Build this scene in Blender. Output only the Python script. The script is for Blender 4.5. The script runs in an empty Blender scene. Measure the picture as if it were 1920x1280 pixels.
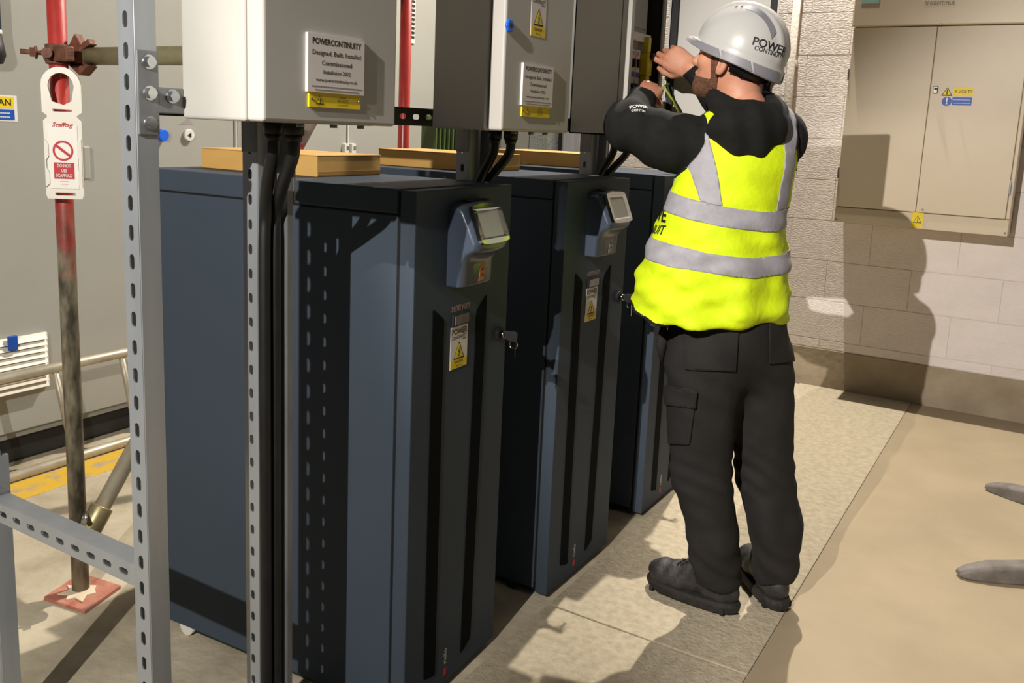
import bpy, bmesh, math, random
import numpy as np
from mathutils import Vector, Matrix
from mathutils.geometry import tessellate_polygon
from mathutils.bvhtree import BVHTree
random.seed(7); np.random.seed(7)
SC = bpy.context.scene
COL = SC.collection

# ------------------------------------------------------------------ camera
CAM_H = 1.47
YAW, PITCH, ROLL = math.radians(31.171), math.radians(9.714), math.radians(2.486)
FPX, CX, CY = 1662.08, 960.0, 524.94           # focal length and principal point, 1920x1280 frame
_f = Vector((-math.sin(YAW)*math.cos(PITCH), math.cos(YAW)*math.cos(PITCH), -math.sin(PITCH)))
_r = _f.cross(Vector((0, 0, 1))).normalized()
_u = _r.cross(_f)
CR = _r*math.cos(ROLL) + _u*math.sin(ROLL)
CU = -_r*math.sin(ROLL) + _u*math.cos(ROLL)
cam_d = bpy.data.cameras.new('camera'); cam = bpy.data.objects.new('camera', cam_d); COL.objects.link(cam)
cam_d.sensor_width = 36.0; cam_d.lens = FPX*36.0/1920.0
cam_d.shift_x = 0.0; cam_d.shift_y = (CY-640.0)/1920.0
cam_d.clip_start = 0.05; cam_d.clip_end = 60
cam.matrix_world = Matrix(((CR.x, CU.x, -_f.x, 0), (CR.y, CU.y, -_f.y, 0), (CR.z, CU.z, -_f.z, CAM_H), (0, 0, 0, 1)))
SC.camera = cam

# ------------------------------------------------------------------ world, lights, exposure
wd = bpy.data.worlds.new('world'); SC.world = wd; wd.use_nodes = True
wd.node_tree.nodes['Background'].inputs[0].default_value = (1.0, 0.98, 0.93, 1)
wd.node_tree.nodes['Background'].inputs[1].default_value = 0.065

def spot(name, loc, target, power, size, blend, col, radius):
    l = bpy.data.lights.new(name, 'SPOT'); l.energy = power; l.spot_size = math.radians(size); l.spot_blend = blend
    l.color = col; l.shadow_soft_size = radius
    o = bpy.data.objects.new(name, l); COL.objects.link(o); o.location = loc
    o.rotation_euler = (Vector(target)-Vector(loc)).to_track_quat('-Z', 'Y').to_euler()
    return o
# twin heads of a site floodlight standing behind the photographer's left shoulder
spot('floodlight_head', (-0.82, -0.9, 2.27), (-2.55, 1.05, 0.85), 340, 70, 0.35, (1.0, 0.96, 0.89), 0.012)
spot('floodlight_head', (-0.86, -1.5, 3.0), (0.55, 4.0, 0.5), 1180, 45, 0.5, (1.0, 0.935, 0.87), 0.012)
# hall lamp high up near the block wall
lc = bpy.data.lights.new('hall_lamp', 'SPOT'); lc.energy = 1330; lc.color = (1.0, 0.93, 0.82); lc.shadow_soft_size = 0.028
lc.spot_size = math.radians(150); lc.spot_blend = 0.3
lo = bpy.data.objects.new('hall_lamp', lc); COL.objects.link(lo); lo.location = (-1.47, 5.02, 5.0)

SC.view_settings.view_transform = 'Standard'; SC.view_settings.look = 'None'
SC.view_settings.gamma = 1.0; SC.view_settings.exposure = 0.0; SC.view_settings.use_curve_mapping = False

# ------------------------------------------------------------------ helpers
def lin(h):
    h = h.lstrip('#'); out = []
    for i in (0, 2, 4):
        c = int(h[i:i+2], 16)/255.0
        out.append(c/12.92 if c <= 0.04045 else ((c+0.055)/1.055)**2.4)
    return (*out, 1.0)

MATS = {}
def mat(name, c1, c2=None, rough=0.5, metal=0.0, scale=8.0, detail=4.0, bump=0.0, bscale=None, stretch=None, lo=0.35, hi=0.65,
        coat=0.0, spec=0.5, rvar=0.0, sheen=0.0):
    if name in MATS: return MATS[name]
    m = bpy.data.materials.new(name); m.use_nodes = True; nt = m.node_tree; N = nt.nodes; L = nt.links
    b = N['Principled BSDF']; b.inputs['Roughness'].default_value = rough; b.inputs['Metallic'].default_value = metal
    b.inputs['Coat Weight'].default_value = coat; b.inputs['Specular IOR Level'].default_value = spec
    b.inputs['Sheen Weight'].default_value = sheen
    b.inputs['Base Color'].default_value = lin(c1)
    tc = N.new('ShaderNodeTexCoord'); mp = N.new('ShaderNodeMapping'); L.new(tc.outputs['Object'], mp.inputs[0])
    if stretch: mp.inputs['Scale'].default_value = stretch
    if c2:
        n = N.new('ShaderNodeTexNoise'); n.inputs['Scale'].default_value = scale; n.inputs['Detail'].default_value = detail
        n.inputs['Roughness'].default_value = 0.6; L.new(mp.outputs[0], n.inputs['Vector'])
        r = N.new('ShaderNodeValToRGB'); r.color_ramp.elements[0].position = lo; r.color_ramp.elements[1].position = hi
        r.color_ramp.elements[0].color = lin(c1); r.color_ramp.elements[1].color = lin(c2)
        L.new(n.outputs['Fac'], r.inputs[0]); L.new(r.outputs[0], b.inputs['Base Color'])
        if rvar:
            mr = N.new('ShaderNodeMapRange'); mr.inputs['To Min'].default_value = rough-rvar; mr.inputs['To Max'].default_value = rough+rvar
            L.new(n.outputs['Fac'], mr.inputs[0]); L.new(mr.outputs[0], b.inputs['Roughness'])
    if bump:
        n2 = N.new('ShaderNodeTexNoise'); n2.inputs['Scale'].default_value = bscale or scale*3; n2.inputs['Detail'].default_value = 6
        L.new(mp.outputs[0], n2.inputs['Vector'])
        bp = N.new('ShaderNodeBump'); bp.inputs['Strength'].default_value = bump; bp.inputs['Distance'].default_value = 0.01
        L.new(n2.outputs['Fac'], bp.inputs['Height']); L.new(bp.outputs[0], b.inputs['Normal'])
    MATS[name] = m; return m

class MB:
    def __init__(s): s.v = []; s.f = []; s.sm = []
    def add(s, vs, fs, smooth=False):
        o = len(s.v); s.v += [tuple(v) for v in vs]; s.f += [tuple(i+o for i in f) for f in fs]; s.sm += [smooth]*len(fs); return s
    def box(s, x0, x1, y0, y1, z0, z1):
        return s.add([(x0,y0,z0),(x1,y0,z0),(x1,y1,z0),(x0,y1,z0),(x0,y0,z1),(x1,y0,z1),(x1,y1,z1),(x0,y1,z1)],
                     [(3,2,1,0),(4,5,6,7),(0,1,5,4),(1,2,6,5),(2,3,7,6),(3,0,4,7)])
    def prism(s, pts, a, b, axis):            # 2-D outline extruded along axis 0/1/2
        n = len(pts)
        def P(p, t):
            q = [p[0], p[1]]; q.insert(axis, t); return q
        vs = [P(p, a) for p in pts]+[P(p, b) for p in pts]
        return s.add(vs, [tuple(range(n)), tuple(range(2*n-1, n-1, -1))]+[(i, i+n, (i+1)%n+n, (i+1)%n) for i in range(n)])
    def tube(s, pts, r, seg=14, cap=True, smooth=True):
        pts = [Vector(p) for p in pts]; n = len(pts); rs = r if isinstance(r, (list, tuple)) else [r]*n
        vs = []; fs = []; up = None
        for i, p in enumerate(pts):
            t = (pts[min(i+1, n-1)]-pts[max(i-1, 0)]).normalized()
            if up is None:
                up = Vector((0, 0, 1)) if abs(t.z) < 0.9 else Vector((1, 0, 0))
            a = t.cross(up).normalized(); up2 = a.cross(t).normalized(); up = up2
            for k in range(seg):
                w = 2*math.pi*k/seg; vs.append(p+(a*math.cos(w)+up2*math.sin(w))*rs[i])
        for i in range(n-1):
            for k in range(seg): fs.append((i*seg+k, i*seg+(k+1)%seg, (i+1)*seg+(k+1)%seg, (i+1)*seg+k))
        s.add(vs, fs, smooth)
        if cap: 
            o = len(s.v)-len(vs); s.f += [tuple(o+k for k in range(seg-1, -1, -1)), tuple(o+(n-1)*seg+k for k in range(seg))]; s.sm += [False, False]
        return s
    def cyl(s, c, axis, r, h, seg=16, r2=None):
        c = Vector(c); a = Vector(axis).normalized(); return s.tube([c, c+a*h], [r, r if r2 is None else r2], seg)
    def hexbolt(s, c, axis, r, h): 
        s.cyl(c, axis, r*1.25, h*0.25, 16); c = Vector(c)+Vector(axis).normalized()*h*0.25
        return s.tube([c, c+Vector(axis).normalized()*h*0.75], r, 6, smooth=False)
    def build(s, name, m, parent=None, bevel=0.0, seg=2, solid=0.0, solid_off=0.0, fix=True, world=True):
        me = bpy.data.meshes.new(name); me.from_pydata(s.v, [], s.f); me.update()
        me.polygons.foreach_set('use_smooth', s.sm)
        if fix:
            bm = bmesh.new(); bm.from_mesh(me); bmesh.ops.recalc_face_normals(bm, faces=bm.faces); bm.to_mesh(me); bm.free()
        return link(name, me, m, parent, bevel, seg, solid, solid_off, world)

def link(name, me, m, parent=None, bevel=0, seg=2, solid=0, solid_off=0, world=True):
    o = bpy.data.objects.new(name, me); COL.objects.link(o)
    if m and not me.materials: me.materials.append(m)
    if parent: par(o, parent, world)
    if solid:
        d = o.modifiers.new('solid', 'SOLIDIFY'); d.thickness = solid; d.offset = solid_off
    if bevel:
        d = o.modifiers.new('bevel', 'BEVEL'); d.width = bevel; d.segments = seg; d.limit_method = 'ANGLE'; d.angle_limit = 0.6
        d.harden_normals = False
    return o
def par(o, p, world=True):
    o.parent = p
    if world: o.matrix_parent_inverse = WM(p).inverted()
def WM(p):                                     # world matrix without a depsgraph update
    m = Matrix.LocRotScale(p.location, p.rotation_euler, p.scale)
    return m if not p.parent else WM(p.parent) @ p.matrix_parent_inverse @ m
def thing(name, label, cat, loc=(0, 0, 0), rz=0.0, group=None):
    o = bpy.data.objects.new(name, None); COL.objects.link(o); o.location = loc; o.rotation_euler = (0, 0, rz)
    o.empty_display_size = 0.05
    return tag(o, label, cat, group)
def tag(o, label, cat, group=None):
    o['label'] = label; o['category'] = cat
    if group: o['group'] = group
    return o
def struct(o): o['kind'] = 'structure'; return o
def lab(o, s): o['label'] = s; return o

def text(s, size, m, parent, org, right, up, align='CENTER', off=0.0002, sx=1.0, bold=0.0, name='lettering', world=True, shear=0.0):
    c = bpy.data.curves.new('t', 'FONT'); c.body = s; c.size = size; c.align_x = align; c.align_y = 'CENTER'; c.offset = bold*size
    c.resolution_u = 2; c.shear = shear
    o = bpy.data.objects.new('t', c); COL.objects.link(o)
    dg = bpy.context.evaluated_depsgraph_get(); me = bpy.data.meshes.new_from_object(o.evaluated_get(dg))
    bpy.data.objects.remove(o); bpy.data.curves.remove(c)
    right = Vector(right).normalized(); up = Vector(up).normalized(); n = right.cross(up); org = Vector(org)+n*off
    for v in me.vertices: v.co = org+right*(v.co.x*sx)+up*v.co.y
    me.name = name; me.materials.clear(); me.materials.append(m)
    return link(name, me, m, parent, world=world)

def flat(name, m, parent, org, right, up, pts, th=0.0008, world=True, off=0.0):   # thin plate with a given outline, on a plane
    right = Vector(right).normalized(); up = Vector(up).normalized(); n = right.cross(up); org = Vector(org)+n*off
    k = len(pts); b = MB()
    b.add([org+right*x+up*y for x, y in pts]+[org+right*x+up*y+n*th for x, y in pts],
          [tuple(range(k-1, -1, -1)), tuple(range(k, 2*k))]+[(i, (i+1)%k, (i+1)%k+k, i+k) for i in range(k)])
    return b.build(name, m, parent, fix=False, world=world)
def rect(x0, x1, y0, y1): return [(x0, y0), (x1, y0), (x1, y1), (x0, y1)]
def disc(r, n=24, cx=0, cy=0): return [(cx+r*math.cos(2*math.pi*i/n), cy+r*math.sin(2*math.pi*i/n)) for i in range(n)]
def tri(s, cx=0, cy=0): return [(cx-s*0.5, cy-s*0.4), (cx+s*0.5, cy-s*0.4), (cx, cy+s*0.47)]
BOLT = [(0.05,0.5),(-0.16,0.02),(0.0,0.05),(-0.07,-0.28),(-0.14,-0.24),(-0.06,-0.5),(0.1,-0.22),(0.02,-0.25),(0.16,0.17),(0.0,0.13)]
def warn_triangle(parent, org, right, up, s, off, ym, world=True):
    flat('warning_triangle', M['print_black'], parent, org, right, up, tri(s), 0.0003, world, off)
    flat('warning_triangle', ym, parent, org, right, up, tri(s*0.78, 0, -s*0.005), 0.0003, world, off+0.0003)
    flat('warning_bolt', M['print_black'], parent, org, right, up, [(x*s*0.5, y*s*0.5-s*0.06) for x, y in BOLT], 0.0003, world, off+0.0006)

# screen -> world helpers used only to read off real positions (a pixel of the photograph met with a known plane)
def ray(px, py): return (CR*((px-CX)/FPX)+CU*(-(py-CY)/FPX)+_f)
def on(px, py, axis, val):
    d = ray(px, py); C = Vector((0, 0, CAM_H)); return C+d*((val-C[axis])/d[axis])
def dep(px, py, z): return Vector((0, 0, CAM_H))+ray(px, py)*z

# slotted steel channel (strut): base with real slots on the -v side, two flanks, inturned lips
def slot_cell(w, pitch, sl, sw):
    outer = [Vector((-w/2, 0, 0)), Vector((w/2, 0, 0)), Vector((w/2, pitch, 0)), Vector((-w/2, pitch, 0))]
    cy = pitch/2; r = sw/2; h = sl/2-r; hole = []
    for k in range(5): a = math.pi*k/4; hole.append(Vector((r*math.cos(a), cy+h+r*math.sin(a), 0)))
    for k in range(5): a = math.pi+math.pi*k/4; hole.append(Vector((r*math.cos(a), cy-h+r*math.sin(a), 0)))
    return [tuple(p) for p in outer+hole], tess(outer, hole)
def tess(outer, hole):
    t = tessellate_polygon([outer, hole]); return [tuple(x) for x in t]
def strut(name, m, parent, org, ud, vd, wd_, length, w=0.041, d=0.041, pitch=0.0508, sl=0.028, sw=0.013, first=0.0, lip=0.008, solid=0.0025):
    org = Vector(org); ud, vd, wd_ = Vector(ud), Vector(vd), Vector(wd_); b = MB()
    P = lambda u, v, t: org+ud*u+vd*v+wd_*t
    cv, cf = slot_cell(w, pitch, sl, sw); t = first
    if first > 0: b.add([P(-w/2,0,0),P(w/2,0,0),P(w/2,0,first),P(-w/2,0,first)], [(0,1,2,3)])
    while t+pitch <= length+1e-6:
        b.add([P(x, 0, t+y) for x, y, _ in cv], cf); t += pitch
    if length-t > 1e-4: b.add([P(-w/2,0,t),P(w/2,0,t),P(w/2,0,length),P(-w/2,0,length)], [(0,1,2,3)])
    for sgn in (-1, 1):
        u = sgn*w/2
        b.add([P(u,0,0),P(u,d,0),P(u,d,length),P(u,0,length)], [(0,1,2,3)])
        b.add([P(u,d,0),P(u-sgn*lip,d,0),P(u-sgn*lip,d,length),P(u,d,length)], [(0,1,2,3)])
        b.add([P(u-sgn*lip,d,0),P(u-sgn*lip,d-lip,0),P(u-sgn*lip,d-lip,length),P(u-sgn*lip,d,length)], [(0,1,2,3)])
    me = bpy.data.meshes.new(name); me.from_pydata(b.v, [], b.f)
    bm = bmesh.new(); bm.from_mesh(me); bmesh.ops.remove_doubles(bm, verts=bm.verts, dist=1e-5); bmesh.ops.recalc_face_normals(bm, faces=bm.faces)
    bm.to_mesh(me); bm.free()
    return link(name, me, m, parent, solid=solid, solid_off=0)

# ------------------------------------------------------------------ materials
M = {}
M['concrete'] = mat('concrete_rough', '9d927c', 'c3b79f', 0.9, scale=3.5, detail=9, bump=0.5, bscale=28)
M['slab'] = mat('slab_concrete', 'a2967f', 'b6aa92', 0.85, scale=38, detail=10, bump=0.55, bscale=85)
M['beige_floor'] = mat('painted_floor', '8f8067', '9a8b71', 0.7, scale=2.2, detail=6, bump=0.06, bscale=20)
M['plinth_conc'] = mat('plinth_concrete', '8b7d68', 'a2947e', 0.9, scale=4, detail=8, bump=0.3, bscale=25)
M['block'] = mat('painted_block', 'dbd2cd', 'e4dbd6', 0.75, scale=3, detail=4, bump=0.5, bscale=60, stretch=(1, 1, 2.0))
M['mortar'] = mat('painted_mortar', 'cfc6bd', 'dad2c9', 0.85, scale=6, bump=0.3, bscale=60)
M['yellow_line'] = mat('worn_yellow_line', 'd0a832', 'a9987c', 0.8, scale=16, detail=8, lo=0.5, hi=0.66)
M['swg'] = mat('switchgear_grey', '9b9a92', '9f9e97', 0.45, scale=1.5, spec=0.3)
M['swg_light'] = mat('switchgear_edge', 'd6d3ca', None, 0.45)
M['seal'] = mat('black_seal', '0c0c0c', None, 0.7)
M['black_base'] = mat('black_plinth', '181715', '262420', 0.6, scale=6)
M['galv'] = mat('galvanised_steel', 'a2a6ab', 'adb1b6', 0.38, 0.5, scale=14, detail=3, rvar=0.05, stretch=(1,1,0.15))
M['galv_sp'] = mat('spangled_steel', '7e8080', 'b6b8b6', 0.42, 0.85, scale=120, detail=2, rvar=0.1)
M['galv_dull'] = mat('dull_galvanised', '75777a', '8a8c8f', 0.5, 0.5, scale=20, detail=4, stretch=(1, 1, 0.2))
M['bolt'] = mat('zinc_bolt', 'b8bbbd', 'd2d4d6', 0.25, 0.95, scale=40)
M['steel_old'] = mat('scaffold_steel', '4d463b', '877d6a', 0.6, 0.35, scale=30, detail=9, bump=0.35, bscale=60, stretch=(1, 1, 0.35))
M['tube_olive'] = mat('olive_tube', '7c7758', '948e70', 0.5, 0.3, scale=14, detail=6)
M['rust'] = mat('rusty_coupler', '5a3527', '7d5442', 0.65, 0.3, scale=30, detail=6, bump=0.3)
M['red_board'] = mat('red_board', 'a8604c', 'c08873', 0.8, scale=18, detail=8, bump=0.2)
M['torn'] = mat('torn_paper', 'd9c3a4', 'e6d8c0', 0.8, scale=20)
M['box_white'] = mat('enclosure_paint', 'a9a69f', 'adaaa3', 0.42, scale=2, spec=0.4)
M['box_int'] = mat('enclosure_inside', 'c0bfb8', None, 0.5)
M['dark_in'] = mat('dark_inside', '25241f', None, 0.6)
M['ups'] = mat('slate_paint', '3e4752', '414a55', 0.55, scale=2, spec=0.10, bump=0.04, bscale=300)
M['ups_dark'] = mat('ups_gap', '050505', None, 0.8)
M['pod'] = mat('pod_plastic', '3d4654', None, 0.3, spec=0.5)
M['chrome'] = mat('chrome', 'b9b8b2', None, 0.12, 1.0)
M['screen'] = mat('lcd_screen', '8c8b7e', '94938a', 0.25, scale=4)
M['mesh_vent'] = None
M['cardboard'] = mat('cardboard', 'c99b52', 'd0a55e', 0.75, scale=5, stretch=(1, 1, 3))
M['card_in'] = mat('cardboard_edge', 'a97f40', None, 0.8)
M['rubber'] = mat('black_rubber', '0e0e0f', '151516', 0.5, scale=20)
M['print_black'] = mat('print_black', '121111', None, 0.6)
M['print_white'] = mat('print_white', 'dcd8d2', None, 0.55)
M['print_grey'] = mat('print_grey', '8e8a86', None, 0.55)
M['print_red'] = mat('print_red', 'c0232c', None, 0.55)
M['print_pink'] = mat('print_pink', '9d7f82', None, 0.5)
M['yellow'] = mat('sign_yellow', 'e0c400', None, 0.5)
M['blue'] = mat('sign_blue', '0f4aa8', None, 0.5)
M['blue_knob'] = mat('blue_plastic', '1660d8', None, 0.4)
M['sign_white'] = mat('sign_white', 'd6cfca', None, 0.5)
M['board'] = mat('beige_board', 'c3b49b', 'c9baa2', 0.42, scale=1.3, spec=0.4)
M['orange'] = mat('orange_sticker', 'b8663c', None, 0.6)
M['tagwhite'] = mat('tag_plastic', 'e6e0d2', 'e9e4d8', 0.45, scale=8)
M['barrier'] = mat('barrier_steel', 'a89f8c', 'bcb4a2', 0.45, 0.4, scale=10)
M['stand'] = mat('stand_grey', '5d5650', '77706a', 0.7, scale=14, detail=8, bump=0.2)
M['green'] = mat('green_fins', '3e4d24', '46562a', 0.5, scale=6)
M['clear'] = mat('clear_window', '5e5654', '7b7372', 0.2, scale=14)

def red_pole_mat(z_top, z_end):
    m = mat('red_paint_pole', 'b5322b', '8e2a24', 0.45, 0.0, scale=9, detail=6)
    nt = m.node_tree; N = nt.nodes; L = nt.links; b = N['Principled BSDF']
    src = b.inputs['Base Color'].links[0].from_socket
    tc = N['Texture Coordinate']; sp = N.new('ShaderNodeSeparateXYZ'); L.new(tc.outputs['Object'], sp.inputs[0])
    n = N.new('ShaderNodeTexNoise'); n.inputs['Scale'].default_value = 14; n.inputs['Detail'].default_value = 6; L.new(tc.outputs['Object'], n.inputs['Vector'])
    ad = N.new('ShaderNodeMath'); ad.operation = 'MULTIPLY_ADD'; ad.inputs[1].default_value = 0.5; L.new(n.outputs['Fac'], ad.inputs[0]); L.new(sp.outputs['Z'], ad.inputs[2])
    mr = N.new('ShaderNodeMapRange'); mr.inputs['From Min'].default_value = z_end+0.22; mr.inputs['From Max'].default_value = z_top+0.28
    L.new(ad.outputs[0], mr.inputs[0])
    st = N.new('ShaderNodeTexNoise'); st.inputs['Scale'].default_value = 34; st.inputs['Detail'].default_value = 9
    mp = N.new('ShaderNodeMapping'); mp.inputs['Scale'].default_value = (1, 1, 0.35); L.new(tc.outputs['Object'], mp.inputs[0]); L.new(mp.outputs[0], st.inputs['Vector'])
    r = N.new('ShaderNodeValToRGB'); r.color_ramp.elements[0].position = 0.38; r.color_ramp.elements[1].position = 0.66
    r.color_ramp.elements[0].color = lin('453f35'); r.color_ramp.elements[1].color = lin('8f866f'); L.new(st.outputs['Fac'], r.inputs[0])
    mx = N.new('ShaderNodeMix'); mx.data_type = 'RGBA'; L.new(mr.outputs[0], mx.inputs['Factor']); L.new(r.outputs[0], mx.inputs['A']); L.new(src, mx.inputs['B'])
    L.new(mx.outputs['Result'], b.inputs['Base Color'])
    bp = N.new('ShaderNodeBump'); bp.inputs['Strength'].default_value = 0.3; bp.inputs['Distance'].default_value = 0.004; L.new(st.outputs['Fac'], bp.inputs['Height']); L.new(bp.outputs[0], b.inputs['Normal'])
    return m
M['red_pole'] = red_pole_mat(1.22, 1.0)
def red_tube():
    m = mat('red_tube', 'b03630', '9a302a', 0.3, 0.0, scale=14); return m
M['red_tube'] = red_tube()

def mesh_vent_mat():
    m = bpy.data.materials.new('perforated_vent'); m.use_nodes = True; N = m.node_tree.nodes; L = m.node_tree.links; b = N['Principled BSDF']
    tc = N.new('ShaderNodeTexCoord'); mp = N.new('ShaderNodeMapping'); mp.inputs['Rotation'].default_value = (math.radians(45), 0, 0)
    L.new(tc.outputs['Object'], mp.inputs[0])
    v = N.new('ShaderNodeTexVoronoi'); v.inputs['Scale'].default_value = 170; v.inputs['Randomness'].default_value = 0.0; L.new(mp.outputs[0], v.inputs['Vector'])
    r = N.new('ShaderNodeValToRGB'); r.color_ramp.elements[0].position = 0.36; r.color_ramp.elements[1].position = 0.44
    r.color_ramp.elements[0].color = (0.001, 0.001, 0.001, 1); r.color_ramp.elements[1].color = lin('15181b')
    L.new(v.outputs['Distance'], r.inputs[0]); L.new(r.outputs[0], b.inputs['Base Color']); b.inputs['Roughness'].default_value = 0.8; b.inputs['Specular IOR Level'].default_value = 0.05
    return m
M['mesh_vent'] = mesh_vent_mat()

# ================================================================== THE SETTING
X, Y, Z = Vector((1, 0, 0)), Vector((0, 1, 0)), Vector((0, 0, 1))
WALL_Y = 5.44; SLAB_X = -0.56; UPS_X = -1.222
floor = struct(MB().box(-5.2, 3.0, -2.5, WALL_Y+0.3, -0.12, 0.0).build('floor', M['concrete']))
struct(MB().box(SLAB_X, 3.0, -2.5, WALL_Y, 0.0, 0.004).build('painted_screed', M['beige_floor'], floor))
for a, b_ in ((-2.5, 0.55), (0.556, 2.277), (2.283, WALL_Y)):
    MB().box(-1.195, SLAB_X-0.003, a, b_, 0.0, 0.006).build('concrete_slab', M['slab'], floor, bevel=0.003)
MB().box(-3.37, -3.2, 0.6, 4.2, 0.0, 0.0012).build('painted_line', M['yellow_line'], floor)

wall = struct(MB().box(-5.2, 3.0, WALL_Y+0.0095, WALL_Y+0.25, 0.0, 5.9).build('wall_right', M['mortar']))
pl = struct(MB().box(-5.2, 3.0, WALL_Y, WALL_Y+0.0095, 0.0, 0.238).build('baseboard_right', M['plinth_conc'], bevel=0.004))
BL = 0.462
zs = [0.240, 0.295]+[0.295+0.2385*i for i in range(1, 24)]
blk = {}
for i in range(len(zs)-1):
    z0, z1 = zs[i], zs[i+1]
    off = -0.183 if i % 2 == 0 else -0.414
    if i == 0: off = -0.183
    hh = round(z1-z0, 3)
    k0 = int((-2.9-off)/BL)-1
    for k in range(k0, 8):
        x0 = off+k*BL
        if x0 > 1.6 or x0 < -3.6: continue
        key = hh
        if key not in blk:
            o = MB().box(0.001, BL-0.001, 0, 0.03, 0.002, hh-0.002).build('block', M['block'], wall, bevel=0.0018, world=False)
            blk[key] = o.data; o.location = (x0, WALL_Y+0.006, z0)
        else:
            o = link('block', blk[key], None, wall, bevel=0.0018, world=False); o.location = (x0, WALL_Y+0.006, z0)

# white conduit on the wall beside the open enclosure door
c0 = on(1487, 100, 1, WALL_Y-0.01)
cd = thing('wall_conduit', 'white painted vertical conduit pipe on the block wall left of the beige board', 'conduit', (c0.x, WALL_Y-0.02, 0.24))
MB().tube([(c0.x, WALL_Y-0.02, 0.242), (c0.x, WALL_Y-0.02, 3.2)], 0.024, 16).build('pipe', M['mortar'], cd)
for z in (0.9, 1.9, 2.8): MB().box(c0.x-0.034, c0.x+0.034, WALL_Y-0.03, WALL_Y+0.006, z, z+0.03).build('saddle_clip', M['mortar'], cd, bevel=0.003)

# ================================================================== beige distribution board on the block wall
BD = 0.25; YF = WALL_Y-BD
bl_ = on(1563, 417, 1, YF).x; br_ = on(1889, 441, 1, YF).x; bz0 = on(1720, 429, 1, YF).z; zs1 = on(1566, 387, 1, YF).z; zt = on(1750, 48, 1, YF).z
bmid = on(1738, 222, 1, YF).x
db = thing('distribution_board', 'large beige metal distribution board with two doors hung on the block wall', 'electrical board', (bl_, WALL_Y, bz0))
MB().box(bl_, br_, YF+0.012, WALL_Y+0.004, bz0, zt+0.75).build('body', M['board'], db, bevel=0.004)
MB().box(bl_, bmid-0.0015, YF-0.004, YF+0.011, zs1+0.004, zt-0.004).build('door', M['board'], db, bevel=0.003)
drr = MB().box(bmid+0.0015, br_-0.02, YF-0.004, YF+0.011, zs1+0.004, zt-0.004).build('door', M['board'], db, bevel=0.003)
MB().box(bl_, br_, YF-0.002, YF+0.011, bz0, zs1).build('lower_panel', M['board'], db, bevel=0.003)
MB().box(bl_-0.006, br_+0.006, YF-0.028, YF+0.011, zt, zt+0.75).build('top_panel', M['board'], db, bevel=0.006)
MB().box(br_-0.017, br_, YF-0.003, YF+0.011, zs1+0.004, zt-0.004).build('edge_strip', M['board'], db, bevel=0.003)
for z in (zs1+0.13, zt-0.2): MB().box(br_-0.022, br_-0.012, YF-0.016, YF-0.004, z, z+0.07).build('hinge', M['galv_dull'], db, bevel=0.002)
for z in (zs1+0.16, zt-0.28): MB().box(bl_-0.006, bl_, YF-0.01, YF+0.002, z, z+0.06).build('hinge', M['galv_dull'], db, bevel=0.002)
for p in ((1568, 411), (1884, 437), (1730, 393), (1765, 47)):
    q = on(*p, 1, YF); MB().cyl((q.x, YF-0.003 if p[1] != 47 else YF-0.03, q.z), -Y, 0.006, 0.004, 12).build('screw', M['galv_dull'], db)
q = on(1754, 168, 1, YF-0.004)
lk = MB().box(q.x-0.011, q.x+0.013, YF-0.016, YF-0.004, q.z-0.02, q.z+0.018).build('lock', M['chrome'], db, bevel=0.004)
MB().cyl((q.x+0.002, YF-0.016, q.z+0.004), -Y, 0.007, 0.004, 14).build('keyhole', M['print_black'], lk)
def on_board(px, py): return on(px, py, 1, YF-0.004)
def board_sticker(x0, y0, x1, y1, m, name='sticker'):
    a = on_board(x0, y0); b_ = on_board(x1, y1)
    return flat(name, m, db, (a.x, YF-0.004, b_.z), X, Z, rect(0, b_.x-a.x, 0, a.z-b_.z), 0.0006), a, b_
s1, a, b_ = board_sticker(1789, 164, 1824, 180, M['yellow'])
text('4-VOLTS', 0.022, M['print_black'], s1, ((a.x+b_.x)/2, YF-0.0048, (a.z+b_.z)/2), X, Z, sx=1.0)
s2, a, b_ = board_sticker(1786, 182, 1821, 198, M['blue'])
for dz in (0.009, -0.008): text('------------', 0.022, M['print_white'], s2, ((a.x+b_.x)/2, YF-0.0048, (a.z+b_.z)/2+dz), X, Z, sx=0.95, bold=0.02)
a = on_board(1776, 172); tr_ = flat('warning_triangle', M['print_black'], db, (a.x, YF-0.004, a.z), X, Z, tri(0.052), 0.0004)
flat('triangle_field', M['yellow'], tr_, (a.x, YF-0.0045, a.z), X, Z, tri(0.038), 0.0004)
flat('mark', M['print_black'], tr_, (a.x, YF-0.0050, a.z-0.002), X, Z, [(-0.003,-0.012),(0.003,-0.012),(0.002,0.012),(-0.002,0.012)], 0.0004)
a = on_board(1775, 190); ci = flat('notice_disc', M['blue'], db, (a.x, YF-0.004, a.z), X, Z, disc(0.0235), 0.0004)
text('!', 0.046, M['print_white'], ci, (a.x, YF-0.0045, a.z), X, Z, bold=0.03)
a = on(1720, 413, 1, YF-0.002)
s3 = flat('sticker', M['yellow'], db, (a.x, YF-0.002, a.z), X, Z, rect(-0.027, 0.027, -0.04, 0.042), 0.0006)
warn_triangle(s3, (a.x, YF-0.002, a.z+0.004), X, Z, 0.044, 0.0008, M['yellow'])
a = on(1762, 6, 1, YF-0.028)
text('DF DISBOTTHPELSE', 0.026, M['print_black'], db, (a.x, YF-0.0285, a.z), X, Z, sx=0.62)
a = on(1632, 2, 1, YF-0.03); st = flat('sticker', mat('teal_sticker', '8fb4ac', None, 0.5), db, (a.x, YF-0.0285, a.z), X, Z, rect(-0.045, 0.045, -0.012, 0.03), 0.0008)

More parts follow.
